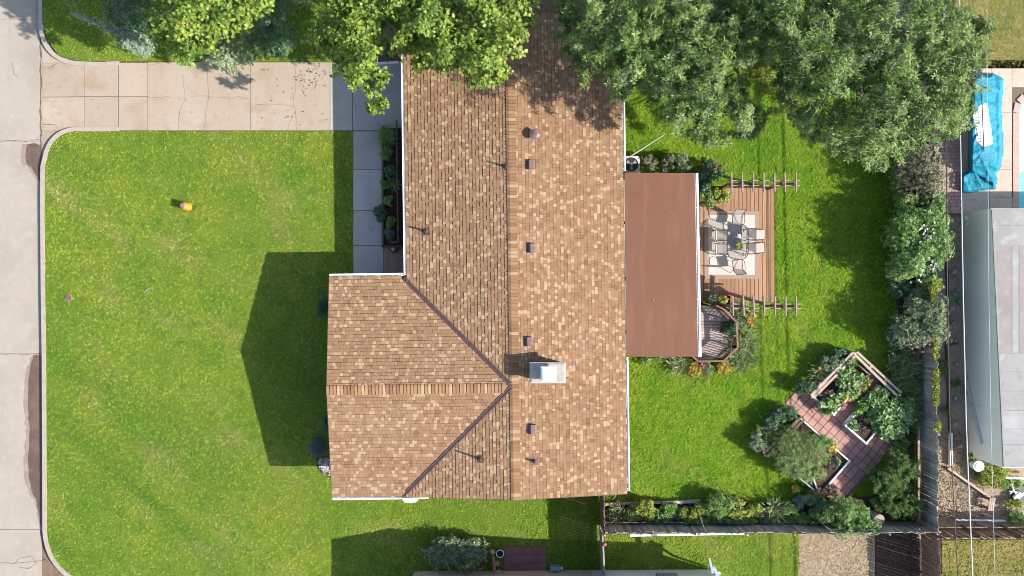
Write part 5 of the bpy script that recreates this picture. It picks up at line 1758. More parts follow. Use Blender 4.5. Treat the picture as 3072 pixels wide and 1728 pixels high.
# creeper along the fence top
for (u, v0, v1, lab) in ((2800, 845, 905, 'yellow green creeper on the fence top among the white flowers'), (2806, 985, 1075, 'yellow green creeper on the fence top over the pinkish shrub'), (2808, 1110, 1215, 'yellow green creeper on the fence top beside the shed pipe'), (2814, 1268, 1296, 'small yellow creeper sprig on the fence top above the mulch yard')):
    n_ = int((v1 - v0) * 3.2)
    vv_ = rng.uniform(v0, v1, n_)
    p = np.array([W(u + rng.normal(0, 4.5), v, rng.uniform(1.5, 1.95)) for v in vv_])
    c = W(u, (v0 + v1) / 2, 1.8)
    t = thing('creeper', lab, 'creeper', (c[0], c[1], 0), 'creepers on the fence top')
    pos, ax, nm, ln, wd, _ = rosettes(p, rdir(n_, .8), 4, .085, .055)
    leaves('foliage', pos, ax, nm, ln, wd, rng.random(len(pos)), 'oval', M['l_yel'], t, (c[0], c[1], 0))
    b = MB(); b.tube([W(u, v0, 1.7), W(u + 2, (v0 + v1) / 2, 1.74), W(u, v1, 1.7)], .012, 5); b.build('stem', M['stemmat'], t)

# big leafy vine and garden plants
shrub('big pale leafy squash vine spilling over the right raised bed', 2678, 1250, 72, 62, 1.0, 'l_veg', 3600, .19, .15, 'oval', 'squash_vine', 'plant', lumps=26, ang=.7)
shrub('dark leafy squash vine in the shaded top corner of the right raised bed', 2632, 1196, 44, 36, .8, 'l_veg', 1000, .18, .14, 'oval', 'squash_vine', 'plant', lumps=10)
shrub('brown purple ground plant in the left part of the right raised bed', 2585, 1272, 46, 36, .55, 'l_purple', 900, .09, .05, name='ground_plant', cat='plant')
shrub('low green leaf clump at the left corner of the right raised bed', 2556, 1274, 22, 18, .6, 'l_veg', 420, .14, .1, name='leafy_plant', cat='plant')
shrub('dark leaf clump along the upper side of the right raised bed', 2590, 1215, 34, 20, .7, 'l_mid', 800, .13, .09, name='leafy_plant', cat='plant', ang=.85)
shrub('broad leafy squash clump in the top corner of the greens bed', 2550, 1122, 46, 44, .85, 'l_veg', 900, .2, .16, name='squash_plant', cat='plant')
shrub('broad leafy green clump in the middle of the greens bed', 2532, 1162, 44, 40, .75, 'l_veg', 850, .18, .14, name='leafy_plant', cat='plant')
shrub('light green lettuce like clump in the bottom corner of the greens bed', 2488, 1212, 36, 30, .7, 'l_veg', 520, .2, .16, name='leafy_plant', cat='plant')
shrub('purple brown clump in the left corner of the greens bed', 2474, 1178, 24, 24, .6, 'l_purple', 600, .09, .06, name='ground_plant', cat='plant')
shrub('yellow flowering clump along the path side of the greens bed', 2546, 1190, 34, 26, .65, 'l_yel', 800, .08, .05, name='flower_plant', cat='plant').flowers(26, 20, 16, M['f_yellow'], .07)
shrub('red flowering clump in the greens bed', 2572, 1156, 30, 28, .7, 'l_mid', 700, .08, .05, name='flower_plant', cat='plant').flowers(22, 20, 16, M['f_red'], .07)
shrub('orange flowering clump at the right corner of the greens bed', 2596, 1143, 17, 14, .65, 'l_mid', 350, .08, .05, name='flower_plant', cat='plant').flowers(18, 14, 12, M['f_orange'], .08)
shrub('pink petunia clump spilling onto the path between the beds', 2528, 1216, 13, 12, .5, 'l_mid', 220, .07, .05, name='flower_plant', cat='plant').flowers(22, 12, 11, M['f_pink'], .075)
shrub('pair of deep pink flowers at the edge of the shaded path', 2584, 1172, 16, 9, .5, 'l_mid', 180, .07, .05, name='flower_plant', cat='plant').flowers(14, 15, 8, M['f_red'], .08)
# strip outside the pale rails
for (u, v, rx, ry, lab, m) in ((2520, 1075, 34, 30, 'dark green bush at the top corner outside the pale garden rails', 'l_dark'), (2490, 1090, 26, 26, 'grey green bush in the strip outside the pale garden rails', 'l_pale'), (2418, 1158, 34, 30, 'grey green bush at the lower end of the strip outside the pale rails', 'l_dark')):
    shrub(lab, u, v, rx, ry, .9, m, 1500, .11, .055)
Plant('lily_clump', 'orange flowering lily with arching leaves outside the pale garden rails', 'plant', 2462, 1118, .7).straps(170, .75, .035, M['l_strap'], .16).flowers(12, 16, 12, M['f_orange'], .1, ox=8, oy=-14)
# left of the large bed
for (u, v, rx, ry, lab, m) in ((2352, 1238, 40, 26, 'dark green bush at the end of the paver path by the lawn', 'l_dark'), (2276, 1325, 26, 34, 'grey green bush at the lawn corner outside the dark timber rails', 'l_pale'), (2318, 1262, 26, 24, 'small dark bush between the lawn and the dark timber rails', 'l_dark')):
    shrub(lab, u, v, rx, ry, .95, m, 1500, .10, .05)
Plant('lily_clump', 'arching strap leaved clump outside the dark timber rails', 'plant', 2312, 1300, .7).straps(240, .85, .035, M['l_strap'], .2)
# feathery bush in the large bed
pl = Plant('feathery_bush', 'large soft feathery bush filling the raised bed near the lawn', 'shrub', 2400, 1362, 1.25).stems(8, .02, .8)
pl.mound(100, 74, 11000, .12, .028, M['l_olive'], 'narrow', 46, ang=-.65, k=7, up=.2)
pl.mound(94, 80, 8000, .11, .03, M['l_fern'], 'narrow', 40, ang=-.65, k=7, up=.2)
shrub('bright green leafy bush at the right end of the feathery bush', 2440, 1420, 42, 34, 1.0, 'l_mid', 2000, .10, .05)
shrub('bright green carrot top clump with yellow flowers by the path', 2478, 1330, 34, 26, .8, 'l_fern', 1300, .09, .03, 'narrow', name='flower_plant', cat='plant').flowers(30, 16, 12, M['f_yellow'], .08, ox=18, oy=12)
shrub('low purple and green plant in the dark corner of the large bed', 2496, 1392, 22, 18, .5, 'l_purple', 420, .09, .06, name='ground_plant', cat='plant')
shrub('small green cabbage plant in the dark corner of the large bed', 2508, 1384, 11, 11, .55, 'l_veg', 90, .16, .13, name='cabbage', cat='plant', lumps=3)
# corner planting
def feathery(label, u, v, r, h, n=46):
    pl = Plant('asparagus_fern', label, 'plant', u, v, h, 'feathery asparagus plants in the fence corner')
    P_, A_ = [], []
    b = MB()
    for k in range(n):
        az = rng.uniform(0, 2 * PI); lean = rng.uniform(.15, 1.0) * r / PXM
        tip = pl.c + np.array([lean * math.cos(az), lean * math.sin(az), h * (1.05 - .45 * (lean * PXM / r) ** 2)])
        mid = (pl.c + tip) / 2 + np.array([0, 0, h * .16])
        for s_ in np.linspace(.25, 1, 22):
            p = (1 - s_) ** 2 * pl.c + 2 * s_ * (1 - s_) * mid + s_ ** 2 * tip
            for _ in range(7):
                P_.append(p); A_.append(norm(rng.normal(0, 1, (1, 3)) + np.array([[math.cos(az) * .9, math.sin(az) * .9, .4]]))[0])
        if k % 3 == 0: b.tube([pl.c, mid, tip], [.012, .008, .003], 4)
    P_, A_ = np.array(P_), np.array(A_)
    nm = rdir(len(P_), 1)
    leaves('foliage', P_, A_, nm, rng.uniform(.10, .24, len(P_)), rng.uniform(.014, .022, len(P_)), rng.random(len(P_)), 'narrow', M['l_fern'], pl.t, pl.o)
    b.build('stem', M['stemmat'], pl.t, origin=pl.o, kind='stuff')


feathery('feathery green asparagus plant beside the lower end of the paver path', 2652, 1432, 56, 1.35, 64)
feathery('feathery green asparagus plant against the back fence pickets', 2702, 1405, 66, 1.4, 70)
feathery('feathery green asparagus plant in front of the cut reed bundle', 2668, 1498, 54, 1.2, 56)
feathery('feathery green asparagus plant at the fence corner', 2722, 1506, 50, 1.2, 56)
shrub('dense green bush overhanging the bottom fence near the reed bundle', 2530, 1545, 76, 62, 1.9, 'l_mid', 6000, .085, .045, lumps=22)
shrub('trailing leafy branches of bush reaching over the dry soil', 2590, 1582, 66, 26, 1.95, 'l_mid', 1900, .08, .042, lumps=12)
shrub('dark green bush left of the dense bush on the bottom fence', 2458, 1530, 40, 36, 1.1, 'l_dark', 1700, .10, .05)
shrub('low leafy ground cover in the shade at the foot of the back fence', 2700, 1330, 34, 30, .5, 'l_mid', 700, .1, .06, name='ground_plant', cat='plant')
t = Plant('reed_bundle', 'cut dried ornamental reed bundle with a flat round top', 'plant', 2621, 1548, .95)
b = MB()
tl_ = V((.12, -.16, 1)).normalized().to_track_quat('Z', 'Y').to_matrix()
b.lathe(t.c, [(.20, 0), (.30, .5), (.33, .86), (.30, .9), (.02, .93)], 22, tilt=tl_)
b.build('bundle', M['reed'], t.t)
ang_ = rng.uniform(0, 2 * PI, 260); q_ = np.sqrt(rng.random(260)) * .32
p_ = np.c_[t.c[0] + .1 + q_ * np.cos(ang_), t.c[1] - .14 + q_ * np.sin(ang_), np.full(260, .86)]
leaves('stub', p_, rdir(260, 2.2), rdir(260, 0), rng.uniform(.05, .13, 260), np.full(260, .018), rng.random(260), 'tri', M['reed'], t.t, t.o)
shrub('red and pink flowers at the tip of the large bed', 2455, 1478, 34, 16, .6, 'l_mid', 500, .08, .05, name='flower_plant', cat='plant').flowers(30, 30, 14, M['f_pink'], .07)
shrub('purple leaved plant at the foot of the paver path', 2492, 1470, 26, 22, .55, 'l_purple', 700, .08, .06, name='ground_plant', cat='plant')
shrub('grey leaved plant left of the pink flowers in the border', 2398, 1508, 26, 24, .6, 'l_blue', 700, .1, .04, name='ground_plant', cat='plant')
shrub('orange marigolds at the lawn edge below the feathery bush', 2386, 1466, 15, 10, .4, 'l_mid', 250, .07, .05, name='flower_plant', cat='plant').flowers(16, 13, 8, M['f_orange'], .08)
# border along the bottom fence, left to right
bg_ = 'plants in the border along the bottom fence'
Plant('iris_clump', 'stiff strap leaved clump at the left end of the bottom border', 'plant', 1848, 1545, .7, bg_).straps(150, .75, .045, M['l_strap'], .3).straps(40, .6, .04, M['reed'], .3, name='dead_leaves')
shrub('yellow green bush second from the left in the bottom border', 1940, 1528, 34, 30, .95, 'l_yel', 1600, .12, .06, group=bg_)
shrub('yellow green leafy bush right of the stiff strap leaved clump', 1985, 1540, 36, 30, .9, 'l_mid', 1500, .12, .06, group=bg_)
Plant('iris_clump', 'blue green iris clump in the middle of the bottom border', 'plant', 2030, 1550, .7, bg_).straps(170, .6, .04, M['l_blue'], .28)
shrub('pale yellow green bush beside the iris clump', 2068, 1542, 34, 24, .85, 'l_yel', 1200, .11, .06, group=bg_)
Plant('iris_clump', 'grey green iris clump under the leaning poles', 'plant', 2120, 1550, .7, bg_).straps(170, .65, .04, M['l_blue'], .3)
shrub('broad mid green bush in the bottom border left of the yellow bush', 2160, 1520, 52, 40, 1.1, 'l_mid', 2600, .10, .05, group=bg_, lumps=14)
shrub('yellow topped bush in the bottom border', 2215, 1528, 46, 30, 1.05, 'l_yel', 1900, .11, .055, group=bg_)
shrub('dark green bush close to the bottom fence', 2190, 1556, 60, 16, .9, 'l_dark', 1500, .10, .05, group=bg_)
shrub('yellow green bush at the right end of the leafy border', 2262, 1530, 24, 22, .9, 'l_yel', 800, .11, .055, group=bg_)
Plant('yucca', 'spiky arching yucca near the right end of the bottom border', 'plant', 2320, 1530, .8, bg_).straps(120, 1.0, .05, M['l_strap'], .12).straps(40, .7, .05, M['reed'], .14, name='dead_leaves')
Plant('lily_clump', 'small dark strap leaved clump left of the yucca', 'plant', 2275, 1556, .5, bg_).straps(120, .6, .035, M['l_darkstrap'], .2)
b = MB(); b.tube([W(2098, 1530, .3), W(2110, 1580, 1.7)], .014, 5); b.tube([W(2090, 1528, .3), W(2116, 1592, 1.75)], .012, 5)
tag(b.build('garden_stake', M['palebark']), 'pair of thin stakes leaning on the bottom fence', 'stake')

for (u, v, rx, ry, m, lab) in ((1888, 1548, 34, 20, 'l_mid', 'low green plants between the strap leaved clump and the yellow green bush'),
    (1905, 1528, 26, 18, 'l_strap', 'thin pale plants just behind the timber edging at the left'),
    (1962, 1556, 36, 14, 'l_dark', 'dark low plants at the fence foot below the yellow green bush'),
    (2012, 1530, 28, 20, 'l_mid', 'small green bush just left of the blue green iris clump'),
    (2085, 1560, 44, 14, 'l_mid', 'low green plants at the fence foot by the leaning stakes'),
    (2100, 1525, 26, 20, 'l_yel', 'yellow green tuft just behind the timber edging at the right'),
    (2130, 1530, 30, 24, 'l_mid', 'small green bush left of the broad mid green bush'),
    (2242, 1552, 40, 18, 'l_mid', 'low green plants below the yellow topped bush'),
    (2300, 1552, 36, 18, 'l_dark', 'dark low plants under the arching yucca'),
    (2365, 1535, 36, 30, 'l_mid', 'green bush between the yucca and the grey leaved plant'),
    (2420, 1555, 44, 20, 'l_mid', 'low green plants at the fence foot right of the yucca'),
    (2428, 1498, 34, 22, 'l_pale', 'pale green plants beside the grey leaved plant in the border')):
    shrub(lab, u, v, rx, ry, .7, m, 1100, .11, .05, group=bg_)
# beside the deck and patio cover
shrub('rose bush with red flowers between the patio cover and the top pergola', 2125, 520, 44, 38, 1.3, 'l_dark', 2600, .10, .06, name='rose_bush', lumps=14).flowers(20, 44, 28, M['f_red'], .065, ox=10, oy=-6)
shrub('dark shaded rose bush growth against the patio cover gutter', 2112, 560, 26, 32, 1.1, 'l_dark', 1400, .10, .06)
shrub('yellow green flowering bush on the left corner of the deck', 2160, 588, 32, 26, .95, 'l_yel', 1500, .085, .05)
shrub('leafy bush over the top left deck boards', 2120, 598, 30, 26, .9, 'l_mid', 1000, .10, .05)
for i, (u, v, rx, ry, lab) in enumerate(((1945, 488, 26, 26, 'dull brown green bush next to the air conditioner'), (2000, 492, 30, 24, 'sparse bronze bush in the middle above the patio cover'), (2050, 490, 38, 30, 'dense bronze green bush left of the rose bush'))):
    shrub(lab, u, v, rx, ry, .95, 'l_tan' if i != 2 else 'l_pale', 1500, .085, .05)
Plant('lily_clump', 'pale green arching lily clump outside the right side of the railing', 'plant', 2240, 1030, .75).straps(330, .9, .032, M['l_strap'], .3)
Plant('lily_clump', 'pale arching lily clump at the lower right of the angular railing', 'plant', 2222, 1072, .75).straps(330, .9, .032, M['l_strap'], .3)
Plant('lily_clump', 'orange flowering lily clump outside the upper right railing', 'plant', 2242, 955, .75).straps(240, .8, .032, M['l_strap'], .28).flowers(20, 14, 22, M['f_orange'], .08, ox=10, oy=0)
Plant('lily_clump', 'arching lily clump right below the bottom pergola', 'plant', 2215, 925, .7).straps(150, .7, .03, M['l_strap'], .25)
shrub('dark green potted bush inside the angular railing', 2192, 985, 24, 22, .9, 'l_dark', 900, .12, .07)
shrub('orange flowering mum left of the grey green plant below the railing', 2085, 1108, 19, 24, .5, 'l_mid', 500, .07, .04, name='flower_plant', cat='plant').flowers(70, 18, 22, M['f_orange'], .055, (.7, 1.1))
shrub('golden flowering mum right of the grey green plant below the railing', 2168, 1105, 23, 20, .5, 'l_mid', 500, .07, .04, name='flower_plant', cat='plant').flowers(80, 22, 19, M['f_orange'], .055, (.7, 1.1))
shrub('grey green plant between the two mums below the railing', 2122, 1104, 22, 20, .5, 'l_pale', 900, .08, .04, name='ground_plant', cat='plant').flowers(4, 12, 6, M['f_pink'], .08, ox=-14, oy=-10)
Plant('lily_clump', 'golden edged grass clump below the two mums', 'plant', 2112, 1124, .35).straps(110, .5, .028, M['l_yel'], .16)
Plant('lily_clump', 'pale arching lily clump under the lower edge of the patio cover', 'plant', 2040, 1090, .6).straps(220, .75, .035, M['l_strap'], .22)
shrub('leafy ground plants along the lower edge of the patio cover', 1945, 1078, 64, 14, .35, 'l_mid', 900, .09, .05, name='ground_plant', cat='plant', lumps=12)
c = W(2174, 901, .45)
t = thing('square_planter', 'red square planter with mixed flowers on the deck corner', 'planter', (c[0], c[1], .25))
b = MB(); w_ = .26
for (x, y, sx, sy) in ((-w_, 0, .04, 2 * w_ + .04), (w_, 0, .04, 2 * w_ + .04), (0, -w_, 2 * w_ - .04, .04), (0, w_, 2 * w_ - .04, .04)): b.box((c[0] + x, c[1] + y, .25 + .2), (sx, sy, .4))
b.build('box', M['terracotta'], t)
b = MB(); b.box((c[0], c[1], .25 + .15), (2 * w_ - .05, 2 * w_ - .05, .3)); b.build('soil', M['soil'], t)
shrub('mixed green and yellow foliage growing from the red square planter', 2165, 898, 20, 15, 1.0, 'l_yel', 420, .08, .05, name='flower_plant', cat='plant', z0=1.3).flowers(20, 16, 10, M['f_yellow'], .06)
shrub('grey green potted bush left of the red square planter', 2137, 893, 18, 17, 1.0, 'l_pale', 900, .08, .045)

# front of the house
shrub('dark spiky shrub against the front wall near its upper corner', 968, 920, 20, 40, .9, 'l_dark', 1500, .12, .03, 'narrow')
shrub('grey blue juniper bush beside the white pebble bed', 957, 1338, 34, 30, .7, 'l_blue', 3000, .12, .02, 'narrow', name='juniper_bush', lumps=14)
shrub('small dark shrub tucked under the front gable', 976, 1268, 9, 30, .7, 'l_dark', 700, .1, .03, 'narrow')
gb = sheet('gravel_bed', [(1010, 1372), (952, 1374), (949, 1392), (957, 1412), (974, 1428), (1010, 1436)], .0, M['soil'], 'half round pebble bed beside the front gable', .04)
pbl = MB()
for _ in range(430):
    u, v = rng.uniform(950, 1010), rng.uniform(1373, 1434)
    if not in_poly(np.array([u]), np.array([v]), [(1010, 1374), (954, 1376), (951, 1392), (959, 1410), (976, 1425), (1010, 1432)])[0]: continue
    c = W(u, v, .0); r_ = rng.uniform(.022, .045); a = rng.uniform(0, 3)
    pbl.add([(c[0] + r_ * math.cos(a + k * PI / 2) * (1.3 if k % 2 else 1), c[1] + r_ * math.sin(a + k * PI / 2), .012) for k in range(4)] + [(c[0], c[1], .05)], [(0, 1, 4), (1, 2, 4), (2, 3, 4), (3, 0, 4)], 0, rng.random())
tag(pbl.build('pebbles', M['pebble'], None, origin=(0, 0, 0)), 'white and tan pebbles in the half round bed', 'pebbles', None, 'stuff')
b = MB(); b.tube([W(u, v, .04) for u, v in arc((952, 1372), (940, 1405), (1000, 1437), 12)], .022, 6); tag(b.build('edging', M['frame']), 'black curved edging round the pebble bed', 'edging')

# planter bed beside the walk, with a porch rail behind it
fb = thing('planter_bed', 'long timber edged planter bed between the front walk and the house', 'planter bed', W(1170, 560, 0))
b = MB(); b.prism(px([(1150, 385), (1206, 385), (1206, 738), (1150, 738)]), -.05, .13); b.build('soil', M['soil'], fb)
b = MB(); b.bar(W(1149, 380, .12), W(1149, 742, .12), .1, .26); b.build('board', M['darktimber'], fb)
b = MB(); b.bar(W(1146, 740, .12), W(1208, 740, .12), .1, .26); b.build('board', M['darktimber'], fb)
rl = thing('porch_rail', 'dark porch railing behind the planter bed in the shade', 'railing', W(1195, 560, 0))
ra, rb_, rc = W(1189, 360, .85), W(1194, 727, .85), W(1168, 727, .85)
b = MB(); b.bar(ra, rb_, .07, .05); b.build('rail', M['darktimber'], rl)
b = MB(); b.bar(rb_, rc, .07, .05); b.build('rail', M['darktimber'], rl)
for k in range(26):
    p = V(ra).lerp(V(rb_), (k + .5) / 26); b = MB(); b.box((p.x, p.y, .44), (.03, .03, .8)); b.build('baluster', M['darktimber'], rl)
fg = 'plants in the shaded planter bed'
Plant('ornamental_grass', 'bright green tuft of ornamental grass at the top of the planter bed', 'plant', 1158, 408, .7, fg).straps(420, .8, .016, M['l_fern'], .12)
shrub('small red flowered bush below the ornamental grass', 1160, 462, 17, 20, .6, 'l_mid', 700, .09, .05, group=fg).flowers(6, 20, 18, M['f_red'], .05)
shrub('low dark ground cover in the upper middle of the planter bed', 1170, 512, 18, 26, .4, 'l_dark', 800, .08, .05, name='ground_plant', cat='plant', group=fg).flowers(3, 14, 14, M['f_yellow'], .05)
shrub('light green bush in the middle of the planter bed', 1152, 556, 13, 16, .5, 'l_mid', 500, .09, .05, group=fg)
Plant('lily_clump', 'pale strap leaved clump in the middle of the planter bed', 'plant', 1178, 556, .5, fg).straps(90, .5, .03, M['l_strap'], .12)
shrub('blue green bush with an orange bloom below the strap leaved clump', 1160, 596, 17, 18, .55, 'l_veg', 500, .1, .06, group=fg).flowers(3, 8, 6, M['f_orange'], .06, ox=10, oy=18)
shrub('dark round bush leaning out over the front walk', 1142, 642, 20, 26, .75, 'l_dark', 1300, .09, .05, group=fg)
shrub('green bush next to the dark round bush in the planter bed', 1172, 664, 15, 18, .6, 'l_mid', 500, .1, .05, group=fg)
shrub('blue grey sprawling plant at the bottom end of the planter bed', 1168, 700, 16, 18, .4, 'l_blue', 500, .1, .04, name='ground_plant', cat='plant', group=fg)
shrub('white flowering potted plant on the porch slab', 1180, 748, 11, 10, .5, 'l_dark', 300, .08, .05, name='flower_plant', cat='plant').flowers(14, 7, 6, M['f_white'], .06)
b = MB(); c = W(1183, 752, .1); b.lathe((c[0], c[1], .05), [(.1, 0), (.14, .24), (.12, .24), (.1, .18)], 14); tag(b.build('flower_pot', M['terracotta']), 'clay pot under the white flowering plant on the porch', 'pot')

# bottom neighbour's bush
shrub('large grey green bush with bronze tips against the tan wall', 1370, 1664, 102, 52, 1.1, 'l_pale', 7500, .11, .05, lumps=30)
shrub('bright yellow green sprig on the large grey green bush', 1407, 1684, 10, 10, 1.35, 'l_yel', 120, .1, .06, name='sprig', cat='plant', lumps=3)
shrub('small weeds at the left corner of the tan wall', 1232, 1720, 12, 8, .25, 'l_pale', 160, .06, .03, name='weeds', cat='plant', lumps=4)

# side yard: shrubs, rocks and boards
shrub('bright green groundcover bush between the shed and the diagonal plank', 2985, 1425, 62, 40, .7, 'l_yel', 3400, .085, .05, lumps=22)
shrub('green groundcover at the right of the diagonal plank end', 3020, 1448, 50, 24, .6, 'l_mid', 1500, .085, .05, lumps=12)
shrub('small green bush under the wall foot beside the white lid', 2922, 1370, 22, 14, .5, 'l_mid', 500, .08, .05)
shrub('yellow green low plant beside the white pipes', 3042, 1512, 34, 14, .45, 'l_yel', 700, .08, .045)
shrub('dark green weeds in the shade by the brown board fence', 3052, 1555, 30, 26, .6, 'l_mid', 800, .1, .04, name='weeds', cat='plant')
for (u, v, r_, lab) in ((2832, 1095, 26, 'weeds growing at the fence foot by two white pots'), (2868, 1150, 16, 'small dark weed patch in the dirt near the shed pipe'), (2838, 1230, 14, 'low weed patch by the fence above the mulch')):
    shrub(lab, u, v, r_, r_ * 1.1, .3, 'l_mid', 340, .09, .05, name='weeds', cat='plant', lumps=5)
rk_ = 'loose pale rocks in the dirt side yard'
for k, (u, v, s_, lab) in enumerate(((2842, 756, .19, 'white square rock beside the thick cable near the top of the dirt strip'), (2860, 815, .18, 'pale pointed rock below the white square rock'), (2872, 870, .10, 'small grey rock above the green box'), (2864, 882, .15, 'pale triangular rock left of the green box'),
                                     (2854, 926, .19, 'large pale slab rock below the green box'), (2860, 968, .12, 'pale rock half hidden by the pinkish shrub'), (2866, 1022, .11, 'pale rock above the two white pots'), (2868, 1092, .13, 'grey rock beside the cable right of the two white pots'), (2866, 1195, .13, 'brown rock at the lower dirt strip'), (2864, 1272, .2, 'pale boulder at the lower end of the dirt strip'), (2880, 1338, .17, 'flat grey stone at the edge of the mulch'))):
    c = W(u, v, .08)
    b = MB()
    n_ = 7; aa = np.sort(rng.uniform(0, 2 * PI, n_)) ; r1 = s_ * rng.uniform(.75, 1.15, n_)
    top = [(c[0] + r * .72 * math.cos(a), c[1] + r * .72 * math.sin(a), .10 + s_ * .5 + rng.normal(0, .02)) for a, r in zip(aa, r1)]
    mid = [(c[0] + r * math.cos(a), c[1] + r * math.sin(a), .06) for a, r in zip(aa, r1)]
    bot = [(c[0] + r * .9 * math.cos(a), c[1] + r * .9 * math.sin(a), -.05) for a, r in zip(aa, r1)]
    b.add(bot + mid + top, [[i, (i + 1) % n_, n_ + (i + 1) % n_, n_ + i] for i in range(n_)] + [[n_ + i, n_ + (i + 1) % n_, 2 * n_ + (i + 1) % n_, 2 * n_ + i] for i in range(n_)] + [list(range(2 * n_, 3 * n_))])
    tag(b.build('rock', M['rock']), lab, 'rock', rk_)
c = W(2878, 903, .1); b = MB(); b.box((c[0], c[1], .1), (.26, .2, .2), .5); b.box((c[0], c[1], .21), (.29, .23, .025), .5); tag(b.build('plastic_box', M['greenbox']), 'small green plastic box lying among the rocks', 'box')
for (u, v, lab) in ((2806, 1091, 'white pot on its side nearest the fence'), (2825, 1093, 'pale blue white pot among the weeds near the fence')):
    c = W(u, v, .1); b = MB(); b.lathe((c[0], c[1], .0), [(.09, 0), (.13, .2), (.11, .2), (.09, .1)], 14); tag(b.build('flower_pot', M['ceramic']), lab, 'pot')
for lab, a, c, w_, h_, m in (('tall white edging board standing in the mulch beside the dark wire', (2852, 1298, .12), (2851, 1395, .12), .12, .2, 'white'), ('long grey plank lying in the dirt strip under the dark wire', (2840, 784, .05), (2846, 965, .05), .12, .08, 'darktimber'), ('grey edging plank along the middle of the dirt strip', (2838, 1000, .06), (2849, 1290, .06), .09, .1, 'darktimber'),
                              ('long diagonal plank across the mulch to the green groundcover', (2843, 1404, .12), (2968, 1492, .12), .11, .16, 'timber'), ('white pipe lying along the foot of the brown board fence', (2868, 1559, .15), (3018, 1562, .15), .08, .08, 'white'),
                              ('white board at the right edge beside the green groundcover', (3016, 1433, .5), (3120, 1436, .5), .1, .08, 'white'), ('short dark plank in front of the boulder', (2846, 1036, .06), (2874, 1030, .06), .08, .06, 'darktimber'), ('broken board lying on the brown fence ground', (2930, 1567, .06), (2978, 1583, .06), .12, .05, 'timber')):
    b = MB(); b.bar(W(*a), W(*c), w_, h_); tag(b.build('plank', M[m]), lab, 'plank')
c = W(2974, 1515, .35); t = thing('bench', 'small pale plank bench at the end of the diagonal plank', 'bench', (c[0], c[1], 0))
for k in range(3):
    b = MB(); b.bar(W(2972 + k * 6, 1494, .42), W(2966 + k * 6, 1532, .42), .085, .04); b.build('plank', M['timber'], t)
for v in (1498, 1528):
    b = MB(); q = W(2974, v, .2); b.box((q[0], q[1], .2), (.26, .05, .4), .15); b.build('leg', M['darktimber'], t)
c = W(2934, 1398, .45); t = thing('white_barrel', 'white barrel with a round stepped lid beside the shed corner', 'barrel', (c[0], c[1], 0))
b = MB(); b.lathe((c[0], c[1], 0), [(.22, 0), (.25, .2), (.25, .45), (.235, .5)], 22); b.build('body', M['ceramic'], t)
b = MB(); b.lathe((c[0], c[1], .5), [(.28, 0), (.28, .03), (.19, .045), (.19, .07), (.1, .08), (.01, .082)], 24); b.build('lid', M['ceramic'], t)
t = thing('bicycle_frame', 'white tubular frame leaning in the shade near the right edge', 'frame', W(3042, 1475, 0))
for pts in ([(3032, 1438, .5), (3040, 1470, .45), (3030, 1482, .4)], [(3040, 1470, .45), (3048, 1482, .45)], [(3028, 1474, .42), (3052, 1476, .42)]):
    b = MB(); b.tube([W(*p) for p in pts], .032, 7); b.build('tube', M['white'], t)
for k in range(2):
    b = MB(); b.bar(W(3042 + k * 12, 1496, .3), W(3062 + k * 12, 1478, .3), .1, .05); b.build('slat', M['white'], t)
b = MB(); b.prism(px([(3026, 1466), (3090, 1450), (3090, 1515), (3040, 1512)]), .0, .12); tag(b.build('dark_mat', M['acdark']), 'dark sheet on the ground under the white tubular frame', 'sheet')
